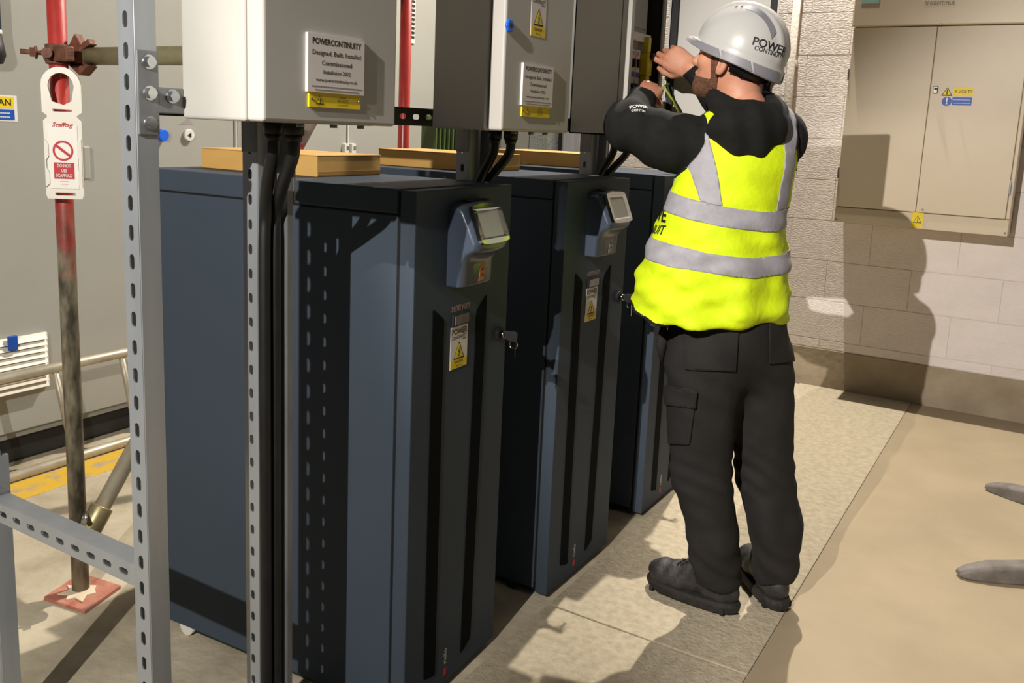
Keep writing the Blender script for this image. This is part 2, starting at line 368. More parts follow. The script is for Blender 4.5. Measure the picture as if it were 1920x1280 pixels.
# ================================================================== grey switchgear along the far side
SX = -3.56
seams = [0.55, 1.35, 2.233, 3.124, 3.957, 4.80, 5.43]
pz = on(0, 830, 0, SX).z
cub_labels = ['grey switchgear cubicle at the left edge, mostly outside the picture',
              'grey switchgear cubicle with slatted filter grille and yellow and blue notice',
              'grey switchgear cubicle behind the red scaffold pole with blue knob',
              'grey switchgear cubicle behind the first cardboard box',
              'grey switchgear cubicle with dark louvre slots between the hanging enclosures',
              'grey switchgear cubicle nearest the white block wall']
cubs = []
for i in range(len(seams)-1):
    y0, y1 = seams[i]+0.004, seams[i+1]-0.004
    t = thing('switchgear_cubicle', cub_labels[i], 'switchgear', (SX-0.4, (y0+y1)/2, 0), group='switchgear cubicles in a row'); cubs.append(t)
    MB().box(SX-0.8, SX-0.012, y0, y1, pz+0.001, 2.45).build('body', M['swg'], t)
    MB().box(SX-0.78, SX-0.03, y0, y1, 0.0, pz).build('plinth', M['black_base'], t)
    MB().box(SX-0.010, SX+0.006, y0+0.008, y1-0.006, pz+0.03, 2.43).build('door', M['swg'], t, bevel=0.004)
    MB().box(SX-0.011, SX-0.002, y1-0.006, y1+0.001, pz+0.02, 2.44).build('door_seal', M['seal'], t)
    MB().box(SX-0.011, SX+0.005, y0, y0+0.007, pz+0.02, 2.44).build('lit_edge', M['swg_light'], t)  # pale strip: light along the door edge, put into its colour
# notice on the left cubicle
a = on(0, 178, 0, SX+0.006); b_ = on(33, 228, 0, SX+0.006)
nt_ = flat('notice_plate', M['print_white'], cubs[1], (SX+0.006, b_.y, b_.z), Y, Z, rect(-0.24, 0, 0, a.z-b_.z), 0.002)
hN = a.z-b_.z
y_ = flat('notice_field', M['yellow'], nt_, (SX+0.0082, b_.y, b_.z), Y, Z, rect(-0.235, -0.012, hN*0.5, hN*0.95), 0.0006)
text('WGAN', 0.036, M['print_black'], nt_, (SX+0.009, b_.y-0.022, b_.z+hN*0.72), Y, Z, align='RIGHT', bold=0.02)
flat('notice_field', M['blue'], nt_, (SX+0.0082, b_.y, b_.z), Y, Z, rect(-0.235, -0.012, hN*0.05, hN*0.46), 0.0006)
for dz in (0.34, 0.19): text('---------------', 0.03, M['print_white'], nt_, (SX+0.009, b_.y-0.03, b_.z+hN*dz), Y, Z, align='RIGHT', bold=0.02, sx=0.8)
# slatted filter grille
ga = on(80, 622, 0, SX+0.006); gb = on(84, 712, 0, SX+0.006)
gy1 = ga.y; gy0 = gy1-0.36; gz1 = ga.z; gz0 = gb.z-0.02
gr = MB().box(SX+0.004, SX+0.022, gy0, gy1+0.012, gz0, gz1).build('filter_grille', M['tagwhite'], cubs[1], bevel=0.004)
ns = 9; dz = (gz1-gz0)/ns
for k in range(ns):
    z = gz0+k*dz
    MB().prism([(SX+0.022, z+0.004), (SX+0.046, z+0.004), (SX+0.034, z+dz-0.003), (SX+0.022, z+dz-0.003)], gy0+0.006, gy1-0.004, 1).build('slat', M['tagwhite'], gr)
lb = on(23, 643, 0, SX+0.045)
lt = MB().box(SX+0.04, SX+0.056, lb.y-0.018, lb.y+0.018, lb.z-0.03, lb.z+0.03).build('latch', M['blue'], gr, bevel=0.003)
# knob and lock
a = on(300, 253, 0, SX+0.006)
MB().cyl((SX+0.006, a.y, a.z), X, 0.028, 0.03, 20).build('knob', M['blue_knob'], cubs[2], bevel=0.004)
text('0', 0.03, M['print_grey'], cubs[2], (SX+0.0068, a.y-0.01, a.z+0.055), Y, Z)
a = on(352, 253, 0, SX+0.006)
kk = MB().cyl((SX+0.006, a.y, a.z), X, 0.028, 0.016, 20).build('lock', M['swg_light'], cubs[2], bevel=0.003)
MB().cyl((SX+0.022, a.y, a.z), X, 0.013, 0.003, 3).build('keyhole', M['seal'], kk)
flat('emblem', M['print_grey'], cubs[2], (SX+0.0066, a.y, a.z+0.06), Y, Z, [(-0.05,-0.012),(0.03,-0.012),(0.02,0.004),(0.0,0.02),(-0.02,0.004)], 0.0004)
# plain grey block on the door behind the scaffold tag
a = on(160, 305, 0, SX+0.02)
MB().box(SX+0.006, SX+0.04, a.y-0.02, a.y+0.012, a.z-0.07, a.z+0.07).build('grey_block', M['swg'], cubs[2], bevel=0.006)
# hinges and louvre on the far cubicles
for py in (285,):
    for px in (652, 662):
        a = on(px, py, 0, SX+0.01); a.y = seams[4]+(0.03 if px == 662 else -0.03)
        h = MB().box(SX, SX+0.03, a.y-0.018, a.y+0.018, a.z-0.06, a.z+0.05).build('hinge', M['swg_light'], cubs[4 if px == 662 else 3], bevel=0.004)
        MB().box(SX+0.03, SX+0.033, a.y-0.004, a.y+0.012, a.z+0.015, a.z+0.035).build('hinge_pin', M['galv_dull'], h)
a = on(768, 75, 0, SX+0.006)
lv = MB().box(SX+0.006, SX+0.014, a.y-0.05, a.y+0.045, a.z-0.02, 2.3).build('louvre_panel', M['swg_light'], cubs[4], bevel=0.003)
k = 0
while a.z+0.012+k*0.027 < 2.28:
    z = a.z+0.012+k*0.027; MB().box(SX+0.0145, SX+0.017, a.y-0.035, a.y+0.035, z, z+0.014).build('louvre_slot', M['dark_in'], lv); k += 1

# strap hanging on the switchgear, top left corner
t = on(4, 60, 0, SX+0.062)
hs = thing('hanging_tool_sleeve', 'dark blue and black sleeve hanging on the switchgear in the top left corner', 'tool holder', (t.x, t.y-0.02, on(4, 120, 0, SX+0.05).z))
za, zb, zc = on(4, 58, 0, SX+0.05).z, on(4, 66, 0, SX+0.05).z, on(4, 122, 0, SX+0.05).z
sl = mat('dark_blue_cloth', '2a3648', None, 0.7)
MB().tube([(t.x, t.y-0.05, za), (t.x, t.y-0.045, za+0.2), (t.x-0.015, t.y-0.06, za+0.5)], [0.042, 0.038, 0.02], 14).build('sleeve', sl, hs)
MB().tube([(t.x, t.y-0.05, zb), (t.x, t.y-0.05, za)], [0.044, 0.044], 14).build('band', M['swg_light'], hs)
MB().tube([(t.x, t.y-0.035, zc), (t.x, t.y-0.04, zc+0.03), (t.x, t.y-0.05, zb)], [0.03, 0.046, 0.042], 14).build('pouch', M['rubber'], hs)
MB().box(SX+0.0065, t.x, t.y-0.065, t.y-0.05, za+0.46, za+0.5).build('hook', M['galv_dull'], hs)

# pale steel barrier in front of the switchgear
bx = -3.39
t0 = on(7, 909, 2, 0.02); t1 = on(241, 834, 2, 0.02)
r0 = on(0, 711, 0, bx); r1 = on(235, 661, 0, bx)
ba = thing('barrier_frame', 'pale steel barrier frame standing along the switchgear plinth', 'barrier', (bx, 2.2, 0))
zr = (r0.z+r1.z)/2
MB().tube([(bx, 1.2, 0.021), (bx, 3.4, 0.021)], 0.021, 14).build('bottom_tube', M['barrier'], ba)
MB().tube([(bx, 1.2, zr), (bx, 3.4, zr)], 0.020, 14).build('top_rail', M['barrier'], ba)
ya = on(102, 697, 0, bx).y; yb = on(139, 872, 0, bx).y; dy = on(227, 668, 0, bx).y-ya
for k in (-1, 0, 1, 2):
    MB().tube([(bx, ya+k*dy, zr), (bx, yb+k*dy, 0.03)], 0.013, 10).build('upright', M['barrier'], ba)

# ================================================================== scaffold
PX, PY = -2.41, 1.495
scf = thing('scaffold', 'red and bare steel scaffold of tubes and couplers behind the cabinets', 'scaffolding', (PX, PY, 0))
MB().tube([(PX, PY, 0.0165), (PX, PY, 1.0), (PX, PY, 2.5)], 0.0245, 20).build('standard', M['red_pole'], scf)
P2 = on(757, 230, 0, PX)
MB().tube([(PX, P2.y, 0.012), (PX, P2.y, 2.5)], 0.0245, 20).build('standard', M['red_tube'], scf)
MB().box(PX-0.09, PX+0.09, P2.y-0.09, P2.y+0.09, 0.001, 0.012).build('base_plate', M['red_board'], scf)
zh = on(150, 104, 1, PY+0.03).z
MB().tube([(PX-0.12, PY+0.052, zh), (-1.35, PY+0.052, zh)], 0.0245, 20).build('ledger', M['tube_olive'], scf)
d0 = on(178, 975, 0, PX+0.06); d1 = on(570, 250, 0, PX+0.06); dd = (d1-d0)
MB().tube([d0-dd*0.02, d0+dd*1.6], 0.0245, 20).build('diagonal_brace', M['barrier'], scf)
MB().tube([d0+dd*0.86, d0+dd*1.61], 0.0249, 20, cap=False).build('painted_band', mat('red_grey_band', 'a83630', '857a6d', 0.4, 0.2, scale=9, lo=0.42, hi=0.5), scf)
def coupler(z, m, rot):
    b = MB(); c = Vector((PX, PY, z))
    b.tube([c-Z*0.027, c+Z*0.027], 0.033, 20)
    o = b.build('coupler', m, scf, bevel=0.003)
    a = Vector((math.cos(rot), math.sin(rot), 0)); p = Vector((-a.y, a.x, 0))
    MB().tube([c+a*0.03-p*0.02, c+a*0.06-p*0.02], 0.014, 10).build('coupler_eye', m, o)
    MB().tube([c-p*0.03+a*0.05, c-p*0.085+a*0.05], 0.007, 10).build('coupler_bolt', m, o)
    MB().hexbolt(c-p*0.045+a*0.05, -p, 0.014, 0.016).build('coupler_nut', m, o)
    MB().box(-0.03, 0.035, -0.012, 0.012, -0.02, 0.02).build('coupler_flap', m, o, bevel=0.004, world=False).location = tuple(c+Vector((0.055, -0.02, 0)))
    return o
coupler(zh+0.0, M['rust'], math.radians(-40))
b = MB(); c = Vector((PX, PY+0.052, zh)); b.tube([c-X*0.005, c+X*0.065], 0.033, 20); b.build('coupler', M['rust'], scf, bevel=0.004)
MB().prism([(PX-0.005, zh+0.02), (PX+0.03, zh+0.06), (PX+0.055, zh+0.03), (PX+0.09, zh+0.045), (PX+0.1, zh+0.03), (PX+0.06, zh+0.015)], PY+0.03, PY+0.055, 1).build('coupler_wing', M['rust'], scf, bevel=0.003)
MB().prism([(PX+0.01, zh-0.025), (PX+0.06, zh-0.055), (PX+0.1, zh-0.028)], PY+0.02, PY+0.055, 1).build('coupler_wing', M['rust'], scf, bevel=0.003)
cz = on(150, 1000, 1, PY).z
coupler(max(cz, 0.2), M['steel_old'], math.radians(20))
MB().tube([d0-dd*0.03, d0+dd*0.03], 0.034, 18).build('coupler', mat('brass_coupler', '8d7f5a', 'a3966f', 0.4, 0.6, scale=20), scf, bevel=0.004)
for sx_ in (-1, 1): MB().tube([d0+Vector((0.0, -0.03, 0.03*sx_)), d0+Vector((0.04, -0.06, 0.03*sx_))], 0.008, 10).build('coupler_bolt', M['bolt'], scf)
# base plate and red sole board
so = MB().prism([(-2.458, 1.405), (-2.290, 1.430), (-2.335, 1.580), (-2.503, 1.555)], 0.001, 0.012, 2).build('sole_board', M['red_board'], None, bevel=0.001)
tag(so, 'red stained square board under the foot of the scaffold pole', 'board')
tp = MB(); star = []
for k in range(14): 
    a = 2*math.pi*k/14; r = (0.062 if k % 2 else 0.040)*(0.8+0.4*random.random()); star.append((PX+r*math.cos(a)+0.012, PY+r*math.sin(a)-0.012))
to = tp.prism(star, 0.0125, 0.016, 2).build('torn_paper', M['torn'], None); tag(to, 'torn pale scrap of paper around the foot of the scaffold pole', 'paper')

# scaffold inspection tag on the red pole
a = on(118, 125, 1, PY-0.03); b_ = on(118, 372, 1, PY-0.03); TH = a.z-b_.z; TW = 0.100
tg = thing('scaffold_tag', 'white plastic scaffold tag with red prohibition sign hooked on the pole', 'tag', (PX, PY-0.05, b_.z))
TX = (a.x+b_.x)/2; TYp = PY-0.030; tz = b_.z
nrm = Vector((0.7, -0.72, 0)).normalized(); tr = Vector((0.72, 0.7, 0)).normalized()
def tpt(u, v): return Vector((TX, TYp, tz))+tr*(u*TW)+Z*(v*TH)
def tplate(name, m, pts, holes, d0_, d1_, parent):
    outer = [Vector((p[0]*TW, p[1]*TH, 0)) for p in pts]; loops = [outer]+[[Vector((q[0]*TW, q[1]*TH, 0)) for q in h] for h in holes]
    flatp = [p for l in loops for p in l]; fs = [tuple(f) for f in tessellate_polygon(loops)]
    W_ = lambda p, d_: Vector((TX, TYp, tz))+tr*p.x+Z*p.y+nrm*d_
    b = MB(); n = len(flatp)
    b.add([W_(p, d1_) for p in flatp]+[W_(p, d0_) for p in flatp], fs+[tuple(i+n for i in f[::-1]) for f in fs])
    o = 0
    for l in loops:
        k = len(l); b.f += [(o+i, o+(i+1) % k, o+(i+1) % k+n, o+i+n) for i in range(k)]; b.sm += [False]*k; o += k
    return b.build(name, m, parent)
ring = [(0.5*math.cos(t), 0.865+0.135*math.sin(t)) for t in np.linspace(0, math.pi, 13)]
outl = [(0.5, 0.62), (0.5, 0.865)][1:]+ring[1:-1]+[(-0.5, 0.865), (-0.5, 0.66), (-0.38, 0.635), (-0.38, 0.62), (-0.48, 0.595), (-0.48, 0.03), (-0.44, 0.0), (0.44, 0.0), (0.48, 0.03), (0.48, 0.595), (0.38, 0.62), (0.38, 0.635), (0.5, 0.66)]
hole = [(0.33*math.cos(t), 0.855+0.10*math.sin(t)) for t in np.linspace(0, math.pi, 9)]+[(-0.24, 0.74), (0.05, 0.715), (0.26, 0.745)]
slot1 = rect(-0.23, 0.27, 0.665, 0.683); slot2 = rect(-0.25, 0.27, 0.025, 0.048)
tplate('holder', M['tagwhite'], outl, [hole, slot1, slot2], -0.004, 0.004, tg)
tplate('insert', mat('tag_card', 'f0ece2', None, 0.5), rect(-0.36, 0.38, 0.08, 0.56), [], 0.0045, 0.0062, tg)
for sgn in (-1, 1):
    pts_ = [(sgn*0.47, 0.46), (sgn*0.36, 0.42), (sgn*0.36, 0.33), (sgn*0.43, 0.30), (sgn*0.43, 0.24), (sgn*0.36, 0.20), (sgn*0.36, 0.12), (sgn*0.47, 0.09)]
    tplate('edge_clip', M['tagwhite'], pts_, [], 0.0045, 0.009, tg)
text('Scafftag', 0.017, M['print_red'], tg, tpt(0.0, 0.565)+nrm*0.0062, tr, Z, shear=0.25, bold=0.02)
ringo = [(0.265*math.cos(t), 0.37+0.078*math.sin(t)) for t in np.linspace(0, 2*math.pi, 29)[:-1]]
ringi = [(0.21*math.cos(t), 0.37+0.0615*math.sin(t)) for t in np.linspace(0, 2*math.pi, 29)[:-1]]
tplate('prohibition_sign', M['print_red'], ringo, [ringi], 0.0064, 0.0069, tg)
tplate('prohibition_sign', M['print_red'], [(-0.19, 0.40), (-0.14, 0.415), (0.19, 0.34), (0.14, 0.325)], [], 0.0064, 0.0071, tg)
tplate('red_panel', M['print_red'], rect(-0.25, 0.27, 0.155, 0.28), [], 0.0064, 0.0069, tg)
for s, v in (('DO NOT', 0.255), ('USE', 0.218), ('SCAFFOLD', 0.18)): text(s, 0.0125, M['print_white'], tg, tpt(0.01, v)+nrm*0.0072, tr, Z, bold=0.03, sx=0.70)
for v, w in ((0.138, 0.46), (0.118, 0.4), (0.105, 0.22)): text('-'*12, 0.014, M['print_red'], tg, tpt(0.01, v)+nrm*0.0064, tr, Z, sx=w*0.9)

# green finned unit and galvanised duct far behind
a = on(838, 265, 0, -3.0)
gf = thing('finned_radiator', 'dark green ribbed steel radiator seen behind the middle cabinet', 'radiator', (-3.0, a.y, 0))
gy = on(817, 265, 0, -2.94).y
MB().box(-3.04, -3.0, gy, gy+0.4, 0.0, 1.52).build('body', M['green'], gf)
for k in range(10): MB().box(-3.0, -2.94, gy+k*0.04, gy+0.012+k*0.04, 0.05, 1.50).build('fin', M['green'], gf)
a = on(1003, 262, 1, 5.0)
gd = thing('galvanised_duct', 'galvanised steel cable duct with sloped bracket against the far wall', 'duct', (a.x, 5.2, 0))
MB().box(a.x-0.07, a.x+0.06, 5.05, 5.42, 0.0, 2.6).build('duct', M['galv_sp'], gd)
MB().prism([(a.x-0.42, 1.30), (a.x-0.075, 1.30), (a.x-0.075, 1.85)], 5.05, 5.3, 1).build('sloped_bracket', M['swg'], gd)
MB().box(a.x+0.09, a.x+0.1, 5.2, 5.43, 0.0, 2.6).build('fixing_strip', M['galv_dull'], gd)

# ================================================================== UPS cabinets
UW, UD, UH = 0.445, 0.87, 1.325
def power_label(parent, org, right, up, w, h, world):
    """white and yellow warning label: POWER CONTINUITY, triangle, yellow foot; org = top-left corner"""
    org = Vector(org); right = Vector(right); up = Vector(up); n = right.cross(up)
    lb_ = flat('warning_label', M['sign_white'], parent, org, right, up, rect(0, w, -h, 0), 0.0008, world)
    P = lambda u, v: org+right*(u*w)-up*(v*h)+n*0.0008
    ch = lb_
    wl = world
    text('POWER', h*0.2, M['print_black'], ch, P(0.5, 0.13), right, up, sx=w/h*1.28, bold=0.03, world=wl)
    text('CONTINUITY', h*0.115, M['print_black'], ch, P(0.5, 0.27), right, up, sx=w/h*1.22, bold=0.02, world=wl)
    flat('underline', M['print_black'], ch, P(0.66, 0.34), right, up, rect(0, w*0.24, 0, h*0.014), 0.0003, wl)
    warn_triangle(ch, P(0.5, 0.60), right, up, w*0.66, 0.0, M['yellow'], wl)
    flat('label_foot', M['yellow'], ch, P(0, 1), right, up, rect(w*0.02, w*0.98, h*0.01, h*0.22), 0.0003, wl)
    text('DANGER', h*0.09, mat('print_brown', '6a3b12', None, 0.6), ch, P(0.5, 0.85)+n*0.0004, right, up, sx=w/h*1.4, bold=0.02, world=wl)
    text('400 volts', h*0.06, M['print_black'], ch, P(0.5, 0.94)+n*0.0004, right, up, sx=w/h*1.5, world=wl)
    return lb_
def smooth_loop(pts, r, n=4):
    out = []; k = len(pts)
    for i in range(k):
        p, a, c = Vector(pts[i]), Vector(pts[i-1]), Vector(pts[(i+1) % k])
        d1 = min(r, (a-p).length*0.45); d2 = min(r, (c-p).length*0.45)
        s = p+(a-p).normalized()*d1; e = p+(c-p).normalized()*d2
        for j in range(n+1):
            t = j/n; q = s*(1-t)**2+p*2*t*(1-t)+e*t*t; out.append((q.x, q.y))
    return out
def ups(x, y, rz, label, sticker_m, keys=True):
    t = thing('power_cabinet', label, 'cabinet', (x, y, 0), rz, 'dark power cabinets in a row')
    B = lambda mb, n, m, p=t, **k: mb.build(n, m, p, world=False, **k)
    B(MB().box(-UD, -0.048, 0.0, UW, 0.030, UH-0.060), 'body', M['ups'], bevel=0.003)
    B(MB().box(-UD-0.002, -0.048, -0.002, UW+0.002, UH-0.056, UH), 'lid', M['ups'], bevel=0.004)
    B(MB().box(-UD+0.004, -0.05, 0.004, UW-0.004, UH-0.0605, UH-0.0555), 'lid_gap', M['ups_dark'])
    B(MB().box(-0.049, -0.041, 0.004, UW-0.004, 0.05, UH-0.006), 'door_gap', M['ups_dark'])
    B(MB().box(-UD+0.1, -0.06, 0.02, UW-0.02, 0.008, 0.026), 'base_frame', M['black_base'])
    door = B(MB().box(-0.041, 0.0, 0.0, UW, 0.018, UH-0.002), 'door', M['ups'], bevel=0.003)
    # perforated vents
    for pts in ([(0.085, 0.085), (0.137, 0.07), (0.130, 1.012), (0.080, 1.045)], [(0.262, 0.062), (0.312, 0.085), (0.332, 1.045), (0.282, 1.008)]):
        b = MB(); b.prism(smooth_loop(pts, 0.008, 2), 0.0002, 0.0015, 0); v = B(b, 'vent_panel', M['mesh_vent'])
    # logo, window, label
    text('sentryum', 0.030, M['print_pink'], t, (0.0002, 0.205, 1.032), Y, Z, sx=0.75, bold=0.012, world=False, name='logo_lettering')
    w = B(MB().box(0.0, 0.006, 0.165, 0.242, 0.985, 1.016), 'window_frame', M['ups_dark'], bevel=0.002)
    B(MB().box(0.006, 0.0075, 0.172, 0.235, 0.989, 1.012), 'window', M['clear'])
    power_label(t, (0.0004, 0.162, 0.984), Y, Z, 0.079, 0.107, False)
    # lock with keys
    lk = B(MB().cyl((0, 0.396, 0.928), X, 0.019, 0.012, 20), 'lock', M['ups_dark'], bevel=0.003)
    B(MB().cyl((0.012, 0.396, 0.928), X, 0.010, 0.014, 16), 'lock_barrel', M['chrome'], lk)
    if keys:
        B(MB().prism(smooth_loop([(0.026, 0.915), (0.060, 0.912), (0.062, 0.942), (0.026, 0.940)], 0.01, 2), 0.394, 0.398, 1), 'key', M['rubber'], lk)
        B(MB().prism([(0.044, 0.915), (0.053, 0.915), (0.055, 0.868), (0.048, 0.862)], 0.398, 0.4015, 1), 'key', M['chrome'], lk)
        B(MB().tube([(0.05+0.012*math.cos(a), 0.397, 0.905+0.012*math.sin(a)) for a in np.linspace(0, 2*math.pi, 15)], 0.0015, 6), 'key_ring', M['chrome'], lk)
    # maker's mark running up the door foot
    text('riello', 0.022, M['print_white'], t, (0.0003, 0.185, 0.098), Z, -Y, bold=0.01, world=False, name='logo_lettering')
    flat('logo_mark', M['print_red'], t, (0.0003, 0.185, 0.056), Z, -Y, rect(-0.012, 0.008, -0.007, 0.007), 0.0004, False)
    # display pod: profile in x-z with outward chin and sloped face, rounded crown
    py0, py1 = 0.136, 0.292
    prof = [(0.0, 1.090), (0.042, 1.090), (0.045, 1.148), (0.058, 1.164), (0.080, 1.176), (0.085, 1.192), (0.048, 1.284), (0.038, 1.292), (0.0, 1.292)]
    b = MB(); n = 12; vs = []; kf = len(prof)
    for i in range(n+1):
        s = i/n; yy = py0+(py1-py0)*s; e = (2*s-1)
        sag = 0.010*e*e; rnd = 0.0 if 0 < i < n else 0.006
        for (px_, pz_) in prof:
            top = max(0, (pz_-1.20)/0.1); ch = 1 if 0.05 < px_ and pz_ < 1.2 else 0
            vs.append((max(0, px_-0.004*e*e*(px_ > 0)-rnd*(px_ > 0)), yy, pz_-sag*top+sag*0.6*ch-rnd*top))
    fs = []
    for i in range(n):
        for k in range(kf-1): fs.append((i*kf+k, (i+1)*kf+k, (i+1)*kf+k+1, i*kf+k+1))
    b.add(vs, fs, True); b.f += [tuple(range(kf)), tuple(range((n+1)*kf-1, n*kf-1, -1))]; b.sm += [False]*2
    pod = B(b, 'display_pod', M['pod'], bevel=0.005, seg=3)
    # sloped frame of reference for the bezel and the screen
    p0 = Vector((0.0865, (py0+py1)/2, 1.193)); up_ = (Vector((0.0495, (py0+py1)/2, 1.285))-p0); L_ = up_.length; up_.normalize(); nn = Y.cross(up_)
    c_ = p0+up_*(L_*0.53)+nn*0.001
    def loop(w_, h_, bow): 
        o = []
        for i in range(9): s = i/8*2-1; o.append((s*w_/2, h_/2+bow*(1-s*s)))
        for i in range(9): s = 1-i/8*2; o.append((s*w_/2, -h_/2-bow*(1-s*s)))
        return smooth_loop(o, 0.02, 3)
    outer = [Vector((*p, 0)) for p in loop(0.136, 0.092, 0.004)]; inner = [Vector((*p, 0)) for p in loop(0.098, 0.066, 0.0)]
    b = MB(); allp = outer+inner; f_ = [tuple(x) for x in tessellate_polygon([outer, inner])]; no = len(outer); na = len(allp)
    Q = lambda p, h: c_+Y*p.x+up_*p.y+nn*h
    b.add([Q(p, 0.006 if i < no else 0.0035) for i, p in enumerate(allp)]+[Q(p, -0.004) for p in allp], f_+[(i, (i+1) % no, (i+1) % no+na, i+na) for i in range(no)])
    bz = B(b, 'screen_bezel', M['chrome'], pod)
    B(MB().add([Q(Vector((u*0.051, v*0.035, 0)), 0.0028) for u, v in ((-1, -1), (1, -1), (1, 1), (-1, 1))], [(0, 1, 2, 3)]), 'screen', M['screen'], pod)
    B(MB().add([Q(Vector((u*0.066, v*0.045, 0)), 0.0006) for u, v in ((-1, -1), (1, -1), (1, 1), (-1, 1))], [(0, 1, 2, 3)]), 'screen_surround', M['seal'], pod)
    stk = flat('sticker', sticker_m, pod, (0.0440, 0.226, 1.119), (0, 1, 0), (0, 0, 1), [(-0.014, -0.02), (0.010, -0.017), (0.016, 0.022), (-0.008, 0.019)], 0.0008, False)
    for dz in (0.008, -0.006): flat('mark', M['print_black'], stk, (0.0449, 0.226, 1.119+dz), (0, 1, 0), (0, 0, 1), rect(-0.004, 0.007, -0.002, 0.003), 0.0003, False)
    B(MB().prism(smooth_loop([(0.0, 1.292), (0.012, 1.297), (0.03, 1.292)], 0.002, 2), py0+0.05, py1-0.01, 1), 'pod_crown', M['seal'], pod)
    # castors
    for cx_ in (-UD+0.11, -0.13):
        for cy_ in (0.016, UW-0.016):
            w_ = B(MB().cyl((cx_, cy_-0.012, 0.024), Y, 0.024, 0.024, 18), 'castor', M['print_white'] if cx_ < -0.5 else M['rubber'])
    return t
UPS1 = ups(-1.205, 1.566, math.radians(3.0), 'dark slate power cabinet nearest the camera with orange sticker under its display', M['orange'])
UPS2 = ups(-1.215, 2.298, 0.0, 'dark slate power cabinet in the middle of the row of three', M['print_grey'])
UPS3 = ups(-1.215, 3.050, 0.0, 'dark slate power cabinet furthest from the camera, half hidden by the worker', M['print_grey'])

# cardboard boxes lying on the cabinets
def carton(p, sx_, sy_, h, rz, label):
    t = thing('cardboard_box', label, 'box', p, rz, 'flat cardboard boxes on the cabinets')
    MB().box(0, sx_, 0, sy_, 0.0005, h-0.003).build('box_body', M['cardboard'], t, world=False, bevel=0.002)
    MB().box(-0.001, sx_+0.001, -0.001, sy_+0.001, h-0.003, h).build('lid_flap', M['cardboard'], t, world=False, bevel=0.001)
    MB().box(sx_, sx_+0.0012, 0.002, sy_-0.002, 0.004, h*0.25).build('tuck_flap', M['card_in'], t, world=False)
carton((-2.03, 1.665, UH), 0.42, 0.26, 0.056, math.radians(2), 'flat cardboard box on the cabinet nearest the camera')
carton((-2.03, 2.42, UH), 0.42, 0.26, 0.056, math.radians(-1), 'flat cardboard box on the middle cabinet, behind the second post')
carton((-2.03, 3.17, UH), 0.43, 0.27, 0.056, math.radians(1), 'flat cardboard box on the far cabinet under the open enclosure')

# ================================================================== strut frame
FX = -1.326                                     # front plane of the frame
fr = thing('strut_frame', 'galvanised slotted steel strut frame carrying the wall boxes', 'frame', (FX-0.02, 1.5, 0))
# end post: slotted face towards the camera (-Y)
PY1 = 0.955
post1 = strut('post', M['galv'], fr, (FX-0.0205, PY1, 0.0), X, Y, Z, 2.6, first=0.02)
lab(post1, 'slotted end post nearest the camera')
# low rail from the end post back to a short leg
zr_ = 0.620
strut('low_rail', M['galv'], fr, (FX-0.043, PY1+0.002, zr_), Z, Y, -X, 0.70, first=0.008)
strut('leg', M['galv'], fr, (-1.955, PY1+0.045, 0.0), X, Y, Z, 0.70, first=0.0)
MB().box(-1.945, -1.86, PY1+0.005, PY1+0.046, zr_+0.021, zr_+0.026).build('rail_saddle', M['galv_dull'], fr)
MB().box(-1.99, -1.92, PY1+0.0, PY1+0.09, 0.0, 0.006).build('foot_plate', M['galv_dull'], fr)
MB().box(FX-0.06, FX+0.03, PY1-0.02, PY1+0.07, 0.0, 0.006).build('foot_plate', M['galv_dull'], fr)
# cross rails along the row behind the boxes
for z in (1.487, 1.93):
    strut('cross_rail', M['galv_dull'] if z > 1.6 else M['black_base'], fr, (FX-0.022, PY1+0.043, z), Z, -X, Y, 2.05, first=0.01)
# T bracket with bolts
zb = 1.487; tbx = FX+0.003
b = MB()
b.box(tbx-0.003, tbx+0.003, PY1+0.001, PY1+0.042, zb-0.055, zb+0.085)
bk = b.build('bracket_plate', M['galv_dull'], fr, bevel=0.002)
MB().box(tbx-0.003, tbx+0.003, PY1+0.040, PY1+0.094, zb-0.018, zb+0.026).build('bracket_plate', M['galv_dull'], fr, bevel=0.002)
for yy, z in ((PY1+0.022, zb+0.066), (PY1+0.022, zb+0.015), (PY1+0.022, zb-0.035), (PY1+0.067, zb+0.012)):
    MB().hexbolt((tbx+0.003, yy, z), X, 0.0098, 0.010).build('bolt', M['bolt'], fr)
# paired posts carrying the boxes
for k, yp in enumerate((1.255, 2.038, 2.772)):
    xr = FX-(0.0, 0.024, 0.018)[k]
    strut('post', M['galv'], fr, (xr-0.059, yp, 0.0), X, Y, Z, 2.3, sl=0.022, sw=0.011, first=0.01)
    MB().add([(xr-0.033, yp+0.047, 0), (xr-0.003, yp+0.047, 0), (xr-0.003, yp+0.061, 0), (xr-0.006, yp+0.061, 0), (xr-0.006, yp+0.050, 0), (xr-0.033, yp+0.050, 0)]+
             [(xr-0.033, yp+0.047, 2.3), (xr-0.003, yp+0.047, 2.3), (xr-0.003, yp+0.061, 2.3), (xr-0.006, yp+0.061, 2.3), (xr-0.006, yp+0.050, 2.3), (xr-0.033, yp+0.050, 2.3)],
             [(0,1,2,3,4,5), (11,10,9,8,7,6)]+[(i, (i+1) % 6, (i+1) % 6+6, i+6) for i in range(6)]).build('post_strip', M['galv_dull'], fr)
    MB().box(xr-0.08, xr-0.002, yp+0.063, yp+0.068, 1.30, 1.47).build('post_tie', M['galv_dull'], fr)
    MB().box(xr-0.080, xr-0.038, yp-0.004, yp-0.0015, 1.40, 1.462).build('splice_plate', M['galv_dull'], fr, bevel=0.001)
    MB().box(xr-0.15, xr+0.02, yp-0.02, yp+0.06, 0.0, 0.005).build('foot_plate', M['galv_dull'], fr)

